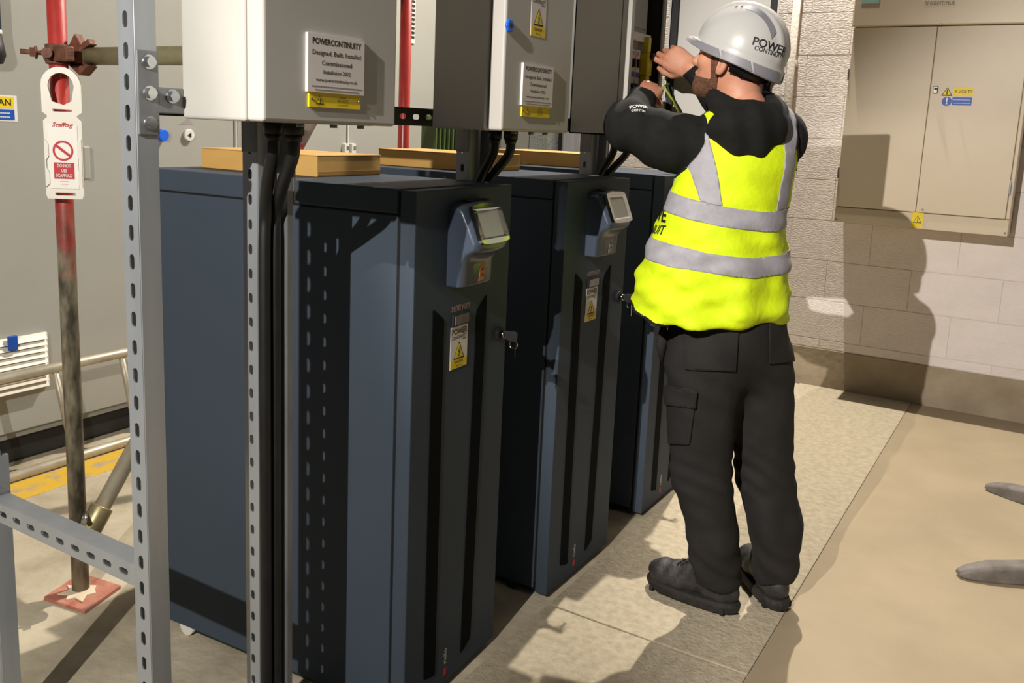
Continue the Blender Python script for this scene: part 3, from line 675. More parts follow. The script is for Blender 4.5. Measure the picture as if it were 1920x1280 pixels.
# ================================================================== wall boxes on the frame
BB, BDP, DT = FX, 0.160, 0.040                 # back plane, body depth, door thickness
ZB, ZT = 1.462, 2.02
def placard(t, org, w, h):
    """org = top-left on the door face (+X side), y runs right"""
    org = Vector(org)
    pl_ = flat('sign_plate', M['sign_white'], t, org, Y, Z, rect(0, w, -h, 0), 0.006)
    n = X*0.0060
    P = lambda u, v: org+Y*(u*w)-Z*(v*h)+n
    text('POWERCONTINUITY', h*0.145, M['print_black'], pl_, P(0.5, 0.13), Y, Z, sx=0.62*w/h, bold=0.025)
    text('Designed, Built, Installed', h*0.115, M['print_black'], pl_, P(0.5, 0.32), Y, Z, sx=0.76*w/h, bold=0.012)
    text('Commissioned', h*0.115, M['print_black'], pl_, P(0.5, 0.49), Y, Z, sx=0.78*w/h, bold=0.012)
    text('Installation 2022', h*0.10, M['print_black'], pl_, P(0.5, 0.645), Y, Z, sx=0.74*w/h, bold=0.012)
    text('www.powercontinuity.co.uk', h*0.085, M['print_black'], pl_, P(0.5, 0.785), Y, Z, sx=0.75*w/h, bold=0.012)
    for v, u in ((0.895, 0.9), (0.955, 0.78)): flat('small_print', M['print_grey'], pl_, P(0.5-u/2, v), Y, Z, rect(0, u*w, -h*0.006, h*0.008), 0.0004)
    o2 = org-Z*h+Y*(w*0.04)+X*0.0
    yl = flat('warning_plate', M['yellow'], t, o2, Y, Z, rect(0, w*0.92, -h*0.26, 0.0), 0.003)
    Qp = lambda u, v: o2+Y*(u*w*0.92)-Z*(v*h*0.26)+X*0.0030
    warn_triangle(yl, Qp(0.2, 0.52), Y, Z, h*0.18, 0.0, M['yellow'])
    br = mat('print_brown', '6a3b12', None, 0.6)
    text('DANGER', h*0.055, br, yl, Qp(0.64, 0.28), Y, Z, sx=0.8)
    text('415 VOLTS', h*0.085, br, yl, Qp(0.64, 0.52), Y, Z, sx=0.72)
    text('Live terminals inside', h*0.045, br, yl, Qp(0.64, 0.77), Y, Z, sx=0.8)
    for u in (0.04, 0.95): MB().cyl(Qp(u, 0.45), X, 0.0022, 0.002, 10).build('rivet', M['chrome'], yl)
def enclosure(y0, w, label, open_door=False):
    t = thing('wall_enclosure', label, 'electrical box', (BB, y0+w/2, ZB), group='pale wall boxes on the frame')
    y1 = y0+w; xb = BB+BDP
    if not open_door:
        MB().box(BB, xb, y0+0.004, y1-0.004, ZB, ZT).build('body', M['box_white'], t, bevel=0.006, seg=3)
        MB().box(xb-0.002, xb+0.006, y0+0.012, y1-0.012, ZB+0.008, ZT-0.008).build('door_seal', M['seal'], t)
        MB().box(xb+0.006, xb+0.006+DT, y0, y1, ZB+0.001, ZT).build('door', M['box_white'], t, bevel=0.006, seg=3)
    else:
        b = MB(); wt = 0.004
        b.box(BB, BB+wt, y0, y1, ZB, ZT); b.build('back_plate', M['box_int'], t)
        for nm, bx_ in (('side_panel', (BB, xb, y0, y0+wt, ZB, ZT)), ('side_panel', (BB, xb, y1-wt, y1, ZB, ZT)), ('floor_panel', (BB, xb, y0, y1, ZB, ZB+wt)), ('top_panel', (BB, xb, y0, y1, ZT-wt, ZT))):
            MB().box(*bx_).build(nm, M['box_white'], t)
        for bx_ in ((xb-0.004, xb+0.03, y0, y0+0.022, ZB, ZT), (xb-0.004, xb+0.004, y1-0.022, y1, ZB, ZT), (xb-0.004, xb+0.004, y0, y1, ZB, ZB+0.02), (xb-0.004, xb+0.004, y0, y1, ZT-0.02, ZT)):
            MB().box(*bx_).build('front_rim', M['box_white'], t, bevel=0.002)
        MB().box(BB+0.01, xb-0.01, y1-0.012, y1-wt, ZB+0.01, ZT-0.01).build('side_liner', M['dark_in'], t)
        MB().box(xb-0.036, xb-0.030, y0+0.006, y0+0.25, ZB+0.01, ZT-0.01).build('mounting_plate', M['swg'], t)
    # fixing screws under the box
    for u in (0.35, 0.6, 0.82):
        MB().cyl((xb+0.01, y0+w*u, ZB), -Z, 0.007, 0.006, 12).build('drain_plug', M['galv_dull'], t)
    return t
E1 = enclosure(1.043, 0.342, 'pale grey wall box nearest the camera with a white company sign')
E2 = enclosure(1.775, 0.330, 'pale grey wall box in the middle with a blue knob and a company sign')
E3 = enclosure(2.500, 0.330, 'pale grey wall box with its door open, which the worker is wiring', True)
DX = BB+BDP+0.006+DT
a = on(573, 60, 0, DX); b_ = on(679, 178, 0, DX); placard(E1, (DX, a.y, a.z), on(679, 72, 0, DX).y-a.y, a.z-on(573, 171, 0, DX).z)
a = on(978, 117, 0, DX); placard(E2, (DX, a.y, a.z), on(1035, 122, 0, DX).y-a.y, a.z-on(976, 197, 0, DX).z)
a = on(998, -25, 0, DX); power_label(E2, (DX, a.y, a.z), Y, Z, on(1026, -22, 0, DX).y-a.y, a.z-on(996, 67, 0, DX).z, True)
a = on(953, 48, 0, DX); kn = MB().cyl((DX, a.y, a.z), X, 0.0165, 0.008, 6).build('knob', M['blue_knob'], E2, bevel=0.003)
MB().cyl((DX+0.008, a.y, a.z), X, 0.006, 0.0006, 12).build('knob_hole', M['print_black'], kn)

# inside of the open box: shallow devices on a plate close to the opening
y0, w3 = 2.50, 0.33; xb = BB+BDP; XM = xb-0.030
MB().box(XM, XM+0.004, y0+0.03, y0+0.24, 1.80, 1.99).build('upper_cover', M['swg'], E3, bevel=0.001)
MB().box(XM, XM+0.014, y0+0.015, y0+0.262, 1.758, 1.785).build('trunking_rail', M['print_white'], E3, bevel=0.003)
brk = mat('breaker_plastic', 'c9c8c2', None, 0.4)
for k in range(4):
    yk = y0+0.030+k*0.036
    bk_ = MB().box(XM, XM+0.020, yk, yk+0.033, 1.625, 1.730).build('breaker', brk, E3, bevel=0.003)
    MB().box(XM+0.020, XM+0.028, yk+0.010, yk+0.023, 1.675, 1.70).build('toggle', M['print_black'], bk_)
    flat('breaker_print', M['blue'], bk_, (XM+0.0202, yk, 1.645), Y, Z, rect(0.004, 0.029, 0, 0.016), 0.0005)
    flat('terminal', M['galv_dull'], bk_, (XM+0.0202, yk, 1.712), Y, Z, rect(0.010, 0.022, 0, 0.012), 0.0005)
MB().box(XM, XM+0.012, y0+0.02, y0+0.22, 1.535, 1.575).build('terminal_rail', mat('copper_terms', '8a6a50', '5d5148', 0.5, scale=40), E3)
yel = mat('lever_yellow', 'c9bd12', None, 0.45)
yk = on(1217, 110, 0, XM+0.03).y
lv_ = MB().box(XM+0.004, XM+0.034, yk-0.020, yk+0.020, 1.655, 1.725).build('isolator_lever', yel, E3, bevel=0.004)
MB().box(XM+0.010, XM+0.030, yk-0.010, yk+0.012, 1.725, 1.775).build('lever_grip', yel, lv_, bevel=0.003)
MB().box(XM+0.006, XM+0.030, yk-0.014, yk+0.014, 1.59, 1.655).build('lever_foot', yel, lv_, bevel=0.003)
MB().cyl((XM+0.034, yk+0.006, 1.715), X, 0.010, 0.012, 14).build('lever_cap', M['rubber'], lv_)
for k in range(5):
    yy = y0+0.04+k*0.03; cm = (M['rubber'], M['galv_dull'], mat('brown_wire', '5c3a22', None, 0.5), M['rubber'], M['blue'])[k]
    MB().tube([(XM+0.012, yy, 1.63), (XM+0.022, yy+0.01, 1.59), (XM+0.02, yy+0.02, 1.53), (XM+0.012, yy+0.015, 1.475)], 0.005, 8).build('wire', cm, E3)
# open door: hinged on the far side, swung out a little past square
hy = y0+w3+0.004; ang = math.radians(15.5); dv = Vector((math.cos(ang), math.sin(ang), 0)); dn = Vector((dv.y, -dv.x, 0))   # dn: towards the camera side (inside face)
ho = Vector((xb+0.012, hy, 0)); dw = 0.345
dr = thing_door = None
def dbox(u0, u1, n0, n1, z0, z1, name, m, parent, bevel=0.0):
    b = MB(); pts = [ho+dv*u+dn*n+Z*z for z in (z0, z1) for (u, n) in ((u0, n0), (u1, n0), (u1, n1), (u0, n1))]
    b.add(pts, [(3,2,1,0),(4,5,6,7),(0,1,5,4),(1,2,6,5),(2,3,7,6),(3,0,4,7)])
    return b.build(name, m, parent, bevel=bevel)
dr = dbox(0, dw, -0.016, -0.012, ZB, ZT, 'door', M['box_white'], E3)
for u0, u1, n0, n1, za_, zb_ in ((0, 0.006, -0.012, 0.012, ZB, ZT), (dw-0.006, dw, -0.012, 0.012, ZB, ZT), (0, dw, -0.012, 0.012, ZB, ZB+0.006), (0, dw, -0.012, 0.012, ZT-0.006, ZT)):
    dbox(u0, u1, n0, n1, za_, zb_, 'door_edge', M['box_white'], dr)
for u0, u1, za_, zb_ in ((0.008, 0.028, ZB+0.008, ZT-0.008), (dw-0.028, dw-0.008, ZB+0.008, ZT-0.008), (0.028, dw-0.028, ZB+0.008, ZB+0.026), (0.028, dw-0.028, ZT-0.026, ZT-0.008)):
    dbox(u0, u1, -0.012, 0.004, za_, zb_, 'door_gasket', M['seal'], dr)
for z in (ZB+0.08, ZT-0.1): dbox(-0.02, 0.01, -0.01, 0.006, z, z+0.05, 'hinge', M['galv_dull'], dr, 0.002)
gw = mat('earth_wire', 'a7b53a', '7f8f2c', 0.5, scale=50)
e0 = on(1245, 156, 0, xb-0.02); e1 = ho+dv*0.05+dn*0.03; 
MB().tube([e0, e0+Vector((0.03, 0.0, 0.004)), Vector((xb+0.05, hy-0.10, e0.z-0.02)), Vector((xb+0.07, hy-0.07, e0.z-0.06)), Vector((e1.x+0.02, e1.y-0.01, e0.z-0.115))], 0.004, 8).build('earth_wire', gw, E3)

# glands and cables from each box down between the paired posts
def gland_cables(E, yb, yp, xr, nth):
    gm = M['rubber']
    for j, (gx, gy) in enumerate(((-1.262+(xr-FX)*1.7, yb), (-1.214+(xr-FX)*1.7, yb+0.004))):
        g = MB(); g.cyl((gx, gy, ZB), -Z, 0.0195, 0.022, 8); g.cyl((gx, gy, ZB-0.022), -Z, 0.017, 0.012, 16, 0.014)
        g.build('cable_gland', gm, E)
        cxm = xr-0.022+0.002*j; cym = yp+0.002+0.026*j
        pts = [(gx, gy, ZB-0.02), (gx-0.004, gy+0.002, ZB-0.06), (gx*0.55+cxm*0.45-0.004, gy*0.55+cym*0.45, ZB-0.115), (cxm+0.004, cym, ZB-0.18), (cxm, cym, ZB-0.26), (cxm, cym, 0.9), (cxm, cym, 0.45), (cxm, cym, 0.008)]
        # resample smoothly
        q = []
        P_ = [Vector(p) for p in pts]
        for i in range(len(P_)-1):
            p0_, p1_, p2_, p3_ = P_[max(i-1, 0)], P_[i], P_[i+1], P_[min(i+2, len(P_)-1)]
            for s in range(5):
                u = s/5; q.append(0.5*((2*p1_)+(p2_-p0_)*u+(2*p0_-5*p1_+4*p2_-p3_)*u*u+(3*p1_-p0_-3*p2_+p3_)*u**3))
        q.append(P_[-1])
        c = MB().tube(q, 0.0125, 12).build('power_cable', M['rubber'])
        side = ('left', 'right')[j]
        tag(c, 'thick black cable dropping from the %s gland of the %s wall box' % (side, nth), 'cable', 'black cables under the wall boxes')
gland_cables(E1, 1.20, 1.255, FX, 'nearest')
gland_cables(E2, 2.032, 2.038, FX-0.024, 'middle')
gland_cables(E3, 2.766, 2.772, FX-0.018, 'far open')

# ================================================================== stand feet reaching in from the right
hub = Vector((0.95, 3.85, 0))
sd = thing('stand_base', 'worn grey stand base whose blunt legs reach in at the right edge', 'stand', (hub.x, hub.y, 0))
for (tip, hw) in ((on(1848, 918, 2, 0.0), 0.045), (on(1794, 1082, 2, 0.0), 0.045), (Vector((1.75, 3.2, 0)), 0.05), (Vector((1.7, 4.5, 0)), 0.05)):
    d = (hub-tip); d.z = 0; Ln = d.length; d.normalize(); s = Vector((-d.y, d.x, 0)); b = MB(); vs = []
    secs = [(0.0, 0.018, 0.012, 0.030), (0.03, hw*0.62, 0.006, 0.045), (0.10, hw*0.8, 0.004, 0.062), (Ln, hw*1.15, 0.02, 0.15)]
    for l, w_, zl, zh_ in secs:
        c = tip+d*l
        vs += [c-s*w_+Z*zl, c+s*w_+Z*zl, c+s*w_*0.96+Z*(zh_-0.012), c+s*w_*0.62+Z*zh_, c-s*w_*0.62+Z*zh_, c-s*w_*0.96+Z*(zh_-0.012)]
    fs = []
    for i in range(3):
        for k in range(6): fs.append((i*6+k, i*6+(k+1) % 6, (i+1)*6+(k+1) % 6, (i+1)*6+k))
    fs += [tuple(range(6)), tuple(range(23, 17, -1))]
    b.add(vs, fs); b.build('leg', M['stand'], sd, bevel=0.005)
MB().cyl((hub.x, hub.y, 0.0), Z, 0.09, 0.17, 20).build('hub', M['stand'], sd, bevel=0.01)
MB().tube([(hub.x, hub.y, 0.17), (hub.x, hub.y, 1.3)], 0.03, 16).build('column', M['galv_dull'], sd)

# ================================================================== THE WORKER
# smooth implicit shapes polygonised with surface nets, so that limbs and clothes are continuous surfaces
def A3(v): return np.array([v[0], v[1], v[2]], dtype=np.float64)
def seg_d(P, a, b, ra, rb):
    a = A3(a); b = A3(b); ab = b-a; t = np.clip(((P-a)@ab)/(ab@ab), 0, 1); q = P-(a+t[:, None]*ab)
    return np.sqrt((q*q).sum(1))-(ra+(rb-ra)*t)
def ell_d(P, c, ax, r):                          # ax: three axes, r: three radii
    q = P-A3(c); k0 = np.zeros(len(P)); k1 = np.zeros(len(P))
    for a, ri in zip(ax, r):
        u = q@A3(a); k0 += (u/ri)**2; k1 += (u/ri**2)**2
    k0 = np.sqrt(k0); k1 = np.sqrt(k1)+1e-9
    return k0*(k0-1)/k1
def smin(a, b, k): h = np.clip(0.5+0.5*(b-a)/k, 0, 1); return b*(1-h)+a*h-k*h*(1-h)
def sect_d(P, secs, Lx, Fx):                     # body of elliptical sections; secs: (centre, a, b) by rising z
    zs_ = np.array([s[0].z for s in secs]); z = np.clip(P[:, 2], zs_[0], zs_[-1])
    cx_ = np.interp(z, zs_, [s[0].x for s in secs]); cy_ = np.interp(z, zs_, [s[0].y for s in secs])
    a = np.interp(z, zs_, [s[1] for s in secs]); b = np.interp(z, zs_, [s[2] for s in secs])
    dx = P[:, 0]-cx_; dy = P[:, 1]-cy_; u = dx*Lx.x+dy*Lx.y; v = dx*Fx.x+dy*Fx.y
    k = np.sqrt((u/a)**2+(v/b)**2)+1e-9; r = np.sqrt(u*u+v*v); d = r*(1-1/k)
    d = np.where(k < 0.25, -np.minimum(a, b)*0.8, d)
    dz = np.maximum(P[:, 2]-zs_[-1], zs_[0]-P[:, 2])
    return np.maximum(d, dz)
def nz(P, f, ph): return np.sin(P[:, 0]*f[0]+ph)*np.sin(P[:, 1]*f[1]+ph*1.7)*np.sin(P[:, 2]*f[2]+ph*2.3)
def wave(P, d, f, ph, wob=0.0): 
    d = A3(d); return np.sin((P@d)*f+ph+wob*np.sin(P[:, 0]*11+ph)+wob*np.sin(P[:, 2]*9+ph*2))
def iso(fn, lo, hi, h):
    lo = np.array(lo, float); hi = np.array(hi, float); n = np.ceil((hi-lo)/h).astype(int)+1
    ax = [lo[i]+h*np.arange(n[i]) for i in range(3)]
    G = np.stack(np.meshgrid(*ax, indexing='ij'), -1).reshape(-1, 3)
    V = fn(G).reshape(n); S = V < 0
    c = n-1; cnt = np.zeros(c); acc = np.zeros((*c, 3))
    def sl(dx, dy, dz): return (slice(dx, dx+c[0]), slice(dy, dy+c[1]), slice(dz, dz+c[2]))
    corners = [(i, j, k) for i in (0, 1) for j in (0, 1) for k in (0, 1)]
    for p in corners:
        for axn in range(3):
            if p[axn]: continue
            q = list(p); q[axn] = 1
            va, vb = V[sl(*p)], V[sl(*q)]; m = (va < 0) != (vb < 0)
            t = np.where(m, va/np.where(m, va-vb, 1), 0)
            cnt += m
            for d in range(3): acc[..., d] += np.where(m, p[d]+(t if d == axn else 0), 0)
    mask = cnt > 0; idx = -np.ones(c, int); idx[mask] = np.arange(mask.sum())
    base = np.stack(np.nonzero(mask), -1); verts = lo+h*(base+acc[mask]/cnt[mask][:, None])
    faces = []
    for axn in range(3):
        a = S[tuple(slice(0, -1) if d == axn else slice(None) for d in range(3))]; b = S[tuple(slice(1, None) if d == axn else slice(None) for d in range(3))]
        e = np.stack(np.nonzero(a != b), -1); o1, o2 = [(1, 2), (2, 0), (0, 1)][axn]
        ok = (e[:, o1] > 0) & (e[:, o2] > 0) & (e[:, o1] < c[o1]) & (e[:, o2] < c[o2]); e = e[ok]
        ins = a[tuple(e.T)]
        def at(d1, d2): q = e.copy(); q[:, o1] += d1; q[:, o2] += d2; return idx[tuple(q.T)]
        quad = np.stack([at(-1, -1), at(0, -1), at(0, 0), at(-1, 0)], -1)
        quad[~ins] = quad[~ins][:, ::-1]; faces.append(quad)
    return verts, np.concatenate(faces)
def tris(F): return F if F.shape[1] == 3 else np.concatenate([F[:, [0, 1, 2]], F[:, [0, 2, 3]]])
def clip(Vt, F, val):                            # keep val > 0, cutting triangles along the zero line
    F = tris(F); val = np.where(np.abs(val) < 1e-9, 1e-9, val); pos = val > 0; k = pos[F].sum(1)
    keep = F[k == 3].tolist(); nv = [tuple(v) for v in Vt]; cache = {}
    def cut(i, j):
        key = (min(i, j), max(i, j))
        if key not in cache:
            t = val[i]/(val[i]-val[j]); cache[key] = len(nv); nv.append(tuple(Vt[i]+(Vt[j]-Vt[i])*t))
        return cache[key]
    for f in F[(k == 1) | (k == 2)].tolist():
        p = [pos[i] for i in f]
        if sum(p) == 1:
            r = p.index(True); a, b, c_ = f[r], f[(r+1) % 3], f[(r+2) % 3]; keep.append([a, cut(a, b), cut(a, c_)])
        else:
            r = p.index(False); a, b, c_ = f[r], f[(r+1) % 3], f[(r+2) % 3]; x, y_ = cut(a, b), cut(a, c_)
            keep.append([x, b, c_]); keep.append([x, c_, y_])
    K = np.array(keep); nv = np.array(nv); used = np.unique(K); mp = -np.ones(len(nv), int); mp[used] = np.arange(len(used))
    return nv[used], mp[K]
def vnorm(Vt, F):
    T = tris(F); n = np.cross(Vt[T[:, 1]]-Vt[T[:, 0]], Vt[T[:, 2]]-Vt[T[:, 0]]); o = np.zeros_like(Vt)
    for i in range(3): np.add.at(o, T[:, i], n)
    return o/(np.linalg.norm(o, axis=1)[:, None]+1e-12)
def relax(Vt, F, it=2, lam=0.5):
    T = tris(F); E = np.concatenate([T[:, [0, 1]], T[:, [1, 2]], T[:, [2, 0]]]); E = np.concatenate([E, E[:, ::-1]])
    for _ in range(it):
        s = np.zeros_like(Vt); c = np.zeros(len(Vt)); np.add.at(s, E[:, 0], Vt[E[:, 1]]); np.add.at(c, E[:, 0], 1)
        Vt = Vt*(1-lam)+lam*s/np.maximum(c, 1)[:, None]
    return Vt
def skin(name, Vt, F, m, parent, solid=0.0, solid_off=0.0):
    me = bpy.data.meshes.new(name); me.from_pydata(Vt.tolist(), [], F.tolist()); me.polygons.foreach_set('use_smooth', [True]*len(me.polygons)); me.update()
    return link(name, me, m, parent, solid=solid, solid_off=solid_off)

def skins(name, Vt, F, m, parent, solid):         # one part for each connected piece
    lb_ = np.arange(len(Vt)); T = tris(F)
    for _ in range(2000):
        mn = np.minimum(np.minimum(lb_[T[:, 0]], lb_[T[:, 1]]), lb_[T[:, 2]]); new = lb_.copy()
        for i in range(3): np.minimum.at(new, T[:, i], mn)
        new = new[new]
        if (new == lb_).all(): break
        lb_ = new
    for r in np.unique(lb_[T[:, 0]]):
        t = T[lb_[T[:, 0]] == r]
        if len(t) < 12: continue
        u = np.unique(t); mp = -np.ones(len(Vt), int); mp[u] = np.arange(len(u)); skin(name, Vt[u], mp[t], m, parent, solid=solid, solid_off=-1)
M['skin'] = mat('skin', 'c08a6e', 'b47a60', 0.55, scale=14, detail=4, bump=0.08, bscale=160)
M['beard'] = mat('beard_hair', '4e3322', '6b4630', 0.85, scale=90, detail=3, bump=0.6, bscale=240)
M['hair'] = mat('dark_hair', '2a1d15', '3a2a1f', 0.8, scale=90, bump=0.5, bscale=260)
M['hoodie'] = mat('black_hoodie', '131312', '191918', 0.9, scale=30, bump=0.25, bscale=500, spec=0.25)
M['trouser'] = mat('black_work_trousers', '1c1b1a', '262423', 0.85, scale=8, detail=6, bump=0.3, bscale=420, spec=0.3)
M['hivis'] = mat('hi_vis_yellow', 'c6dd00', 'd0e800', 0.75, scale=10, bump=0.9, bscale=11)
M['silver'] = mat('reflective_tape', '8f8d93', '9a989d', 0.62, 0.0, scale=30, bump=0.08, bscale=200)
M['boot'] = mat('worn_black_leather', '1e1d1c', '34312f', 0.6, scale=24, detail=7, bump=0.3, bscale=90)
M['sole'] = mat('boot_sole', '161514', '25221f', 0.8, scale=40, bump=0.3, bscale=120)
M['helmet'] = mat('white_helmet', 'abaaa7', None, 0.33, spec=0.3)
M['helm_grey'] = mat('helmet_tape', '75747a', None, 0.45)

Fb = Vector((-0.75, 0.66, 0)).normalized(); Lb = Vector((-Fb.y, Fb.x, 0))
hL = on(1376, 1162, 2, 0.006)+Vector((0.0, 0.035, 0)); bdL = (on(1213, 1092, 2, 0.006)-hL).normalized()
hR = on(1464, 1162, 2, 0.006)+Vector((-0.01, 0.035, 0)); bdR = Vector((-0.62, 0.78, 0)).normalized()
ankL = hL+bdL*0.075+Z*0.13; ankR = hR+bdR*0.072+Z*0.13
man = thing('person', 'worker in white helmet and yellow hi-vis vest wiring the open wall box', 'person', ((ankL.x+ankR.x)/2, (ankL.y+ankR.y)/2, 0.006))

# ---- trousers
pel = dep(1362, 640, 2.64); hipL = dep(1318, 680, 2.60); hipR = dep(1424, 680, 2.68)
knL = dep(1314, 890, 2.69); knR = dep(1433, 885, 2.765)
calfL = dep(1336, 1000, 2.73); calfR = dep(1452, 985, 2.79)
def trouser_d(P):
    d = ell_d(P, pel+Z*0.03, (Lb, Fb, Z), (0.178, 0.140, 0.20))
    dl = seg_d(P, hipL, knL, 0.104, 0.086); dl = smin(dl, seg_d(P, knL, calfL, 0.086, 0.080), 0.02); dl = smin(dl, seg_d(P, calfL, ankL-Z*0.02, 0.081, 0.071), 0.02)
    dr_ = seg_d(P, hipR, knR, 0.100, 0.084); dr_ = smin(dr_, seg_d(P, knR, calfR, 0.084, 0.082), 0.02); dr_ = smin(dr_, seg_d(P, calfR, ankR-Z*0.02, 0.083, 0.069), 0.02)
    d = smin(d, dl, 0.05); d = smin(d, dr_, 0.05) if True else d
    z = P[:, 2]
    fold = np.exp(-((z-0.45)/0.09)**2)*0.0035*wave(P, (0.35, 0.25, 1), 105, 0.4, 2.4)+np.exp(-((z-0.16)/0.07)**2)*0.005*wave(P, (0.5, -0.4, 1), 75, 1.2, 2.2)+np.exp(-((z-0.30)/0.10)**2)*0.005*wave(P, (0.9, 0.2, 0.5), 48, 0.2, 1.6)
    fold += 0.0035*wave(P, (0.5, 0.3, 0.35), 46, 2.0, 1.5)+0.003*np.exp(-((z-0.78)/0.1)**2)*wave(P, (0.6, 0.1, 1), 70, 0.3, 1.2)
    return d+fold
tv, tf = iso(trouser_d, (-1.02, 2.28, 0.05), (-0.36, 2.86, 1.10), 0.009)
tv = relax(tv, tf, 1)
tv2, tf2 = clip(tv, tf, np.minimum(tv[:, 2]-(0.085+0.012*np.sin(tv[:, 0]*30)), 1.08-tv[:, 2]))
skin('trousers', tv2, tf2, M['trouser'], man, solid=0.004, solid_off=-1)
tn = vnorm(tv2, tf2)
def patch(name, V0, F0, N0, val, off, m, parent, solid=0.003):
    v, f = clip(V0+N0*off, F0, val)
    return skin(name, v, f, m, parent, solid=solid, solid_off=-1)
def pxy(Vt):                                     # picture coordinates of points, to read pocket outlines off the photograph once
    q = Vt-np.array([0, 0, CAM_H]); d = q@A3(_f); return CX+FPX*(q@A3(CR))/d, CY-FPX*(q@A3(CU))/d
camd = np.array([0, 0, CAM_H])
def facing(Vt, Nt): return ((camd-Vt)*Nt).sum(1)/np.linalg.norm(camd-Vt, axis=1)
qx, qy = pxy(tv2); fc = facing(tv2, tn)
def band(v, a, b): return np.minimum(v-a, b-v)
lp = np.minimum(band(qx, 1222, 1307-(qy-725)*0.12), band(qy, 722+(qx-1250)*0.12, 832))
cut_front = np.where(tv2[:, 1] < 2.62, 1, -1)*50.0
patch('cargo_pocket', tv2, tf2, tn, np.minimum(np.minimum(lp, (fc+0.5)*40), cut_front), 0.006, M['trouser'], man)
lp = np.minimum(band(qx, 1222, 1309-(qy-725)*0.1), band(qy, 724+(qx-1250)*0.14, 757+(qx-1250)*0.14))
patch('pocket_flap', tv2, tf2, tn, np.minimum(np.minimum(lp, (fc+0.5)*40), cut_front), 0.011, M['trouser'], man)
lp = np.minimum(band(qx, 1284, 1385-(qy-620)*0.1), band(qy, 600, 692+(qx-1284)*0.05))
patch('back_pocket', tv2, tf2, tn, np.minimum(lp, fc*40), 0.006, M['trouser'], man)
lp = np.minimum(band(qx, 1440, 1490), band(qy, 600, 682-(qx-1440)*0.1))
patch('back_pocket', tv2, tf2, tn, np.minimum(lp, fc*40), 0.006, M['trouser'], man)
# tool loop and holster
lpn = dep(1474, 793, 2.72)
MB().tube([lpn+Vector((0.003+0.011*math.cos(a)*0.8, 0.011*math.cos(a)*0.5, 0.012*math.sin(a))) for a in np.linspace(0, 2*math.pi, 15)], 0.005, 8).build('hammer_loop', M['rubber'], man)
hp = dep(1249, 615, 2.64)
MB().tube([hp+Z*0.01, hp-Z*0.05+Lb*0.012, hp-Z*0.10+Lb*0.006], [0.016, 0.018, 0.006], 12).build('holster_pocket', M['trouser'], man)
MB().tube([hp+Z*0.0-Fb*0.02+Lb*0.005, hp+Z*0.012-Fb*0.02+Lb*0.005], 0.005, 8).build('tool_clip', M['chrome'], man)

# ---- torso, hoodie, vest
secs = [(dep(1330, 592, 2.635), 0.238, 0.190), (dep(1341, 480, 2.62), 0.222, 0.172), (dep(1362, 385, 2.60), 0.184, 0.145),
        (dep(1385, 310, 2.585), 0.176, 0.132), (dep(1398, 255, 2.575), 0.165, 0.112), (dep(1400, 215, 2.57), 0.10, 0.085)]
inner = [(c, a-0.03, b-0.03) for c, a, b in secs]
shL = dep(1332, 268, 2.565); elL = dep(1178, 236, 2.60); wrL = dep(1203, 186, 2.73)
shR = dep(1468, 258, 2.62); elR = Vector((-0.825, 2.815, 1.44)); wrR = dep(1299, 129, 2.79)
nkB = dep(1398, 205, 2.56)
def yoke_d(P, grow):
    d = sect_d(P, [(c, a+grow, b+grow) for c, a, b in inner], Lb, Fb)
    d = smin(d, seg_d(P, shL, nkB-Z*0.03, 0.058+grow, 0.055+grow), 0.04); return smin(d, seg_d(P, shR, nkB-Z*0.03, 0.058+grow, 0.055+grow), 0.04)
def sleeve_fold(P): return 0.004*wave(P, (1, 0.5, 0.2), 75, 0.2, 1.2)+0.003*wave(P, (0.3, 1, 0.5), 60, 1.0, 1.5)
hoodC = dep(1402, 238, 2.49)
def hoodie_d(P):
    d = yoke_d(P, 0.010)
    mL = (shL+elL)/2-Z*0.02
    aL = seg_d(P, shL, mL, 0.066, 0.080); aL = smin(aL, seg_d(P, mL, elL, 0.082, 0.073), 0.03); aL = smin(aL, seg_d(P, elL, wrL, 0.071, 0.044), 0.02)
    aR = seg_d(P, shR, elR, 0.066, 0.066); aR = smin(aR, seg_d(P, elR, wrR-(wrR-elR).normalized()*0.005, 0.064, 0.038), 0.02)
    d = smin(d, aL, 0.035); d = smin(d, aR, 0.035)
    # collar and hood lying on the shoulders
    q = P-A3(nkB+Z*0.012-Fb*0.005); u = q@A3(Lb); v = q@A3(Fb); w = q@A3(Z)-0.30*v
    ring_ = np.sqrt((np.sqrt((u/0.092)**2+(v/0.088)**2)*0.09-0.09)**2+w*w)-0.030
    d = smin(d, ring_, 0.02)
    hd = ell_d(P, hoodC, (Lb, Fb, Z), (0.122, 0.075, 0.070)); hd = smin(hd, ell_d(P, hoodC-Z*0.045-Fb*0.006, (Lb, Fb, Z), (0.075, 0.055, 0.058)), 0.03)
    hd = hd+0.0012*wave(P, (0.3, -0.3, 1), 50, 0.7, 1.0)
    d = smin(d, hd, 0.015)
    return d+sleeve_fold(P)*0.8
hv, hf = iso(hoodie_d, (-1.32, 2.28, 1.0), (-0.50, 3.0, 1.80), 0.0085)
hv = relax(hv, hf, 1)
# open the cuffs
def cuff(Vt, w, e): d = (w-e).normalized(); return (w-A3_v(d, 0.0))
def A3_v(d, s): return d*s
val = np.ones(len(hv))
for w, e in ((wrL, elL), (wrR, elR)):
    d = A3((w-e).normalized()); s = (hv-A3(w))@d; near = np.linalg.norm(hv-A3(w), axis=1) < 0.075
    val = np.where(near, np.minimum(val, 0.004-s), val)
hv, hf = clip(hv, hf, val)
hood_o = skin('hoodie', hv, hf, M['hoodie'], man, solid=0.004, solid_off=-1)

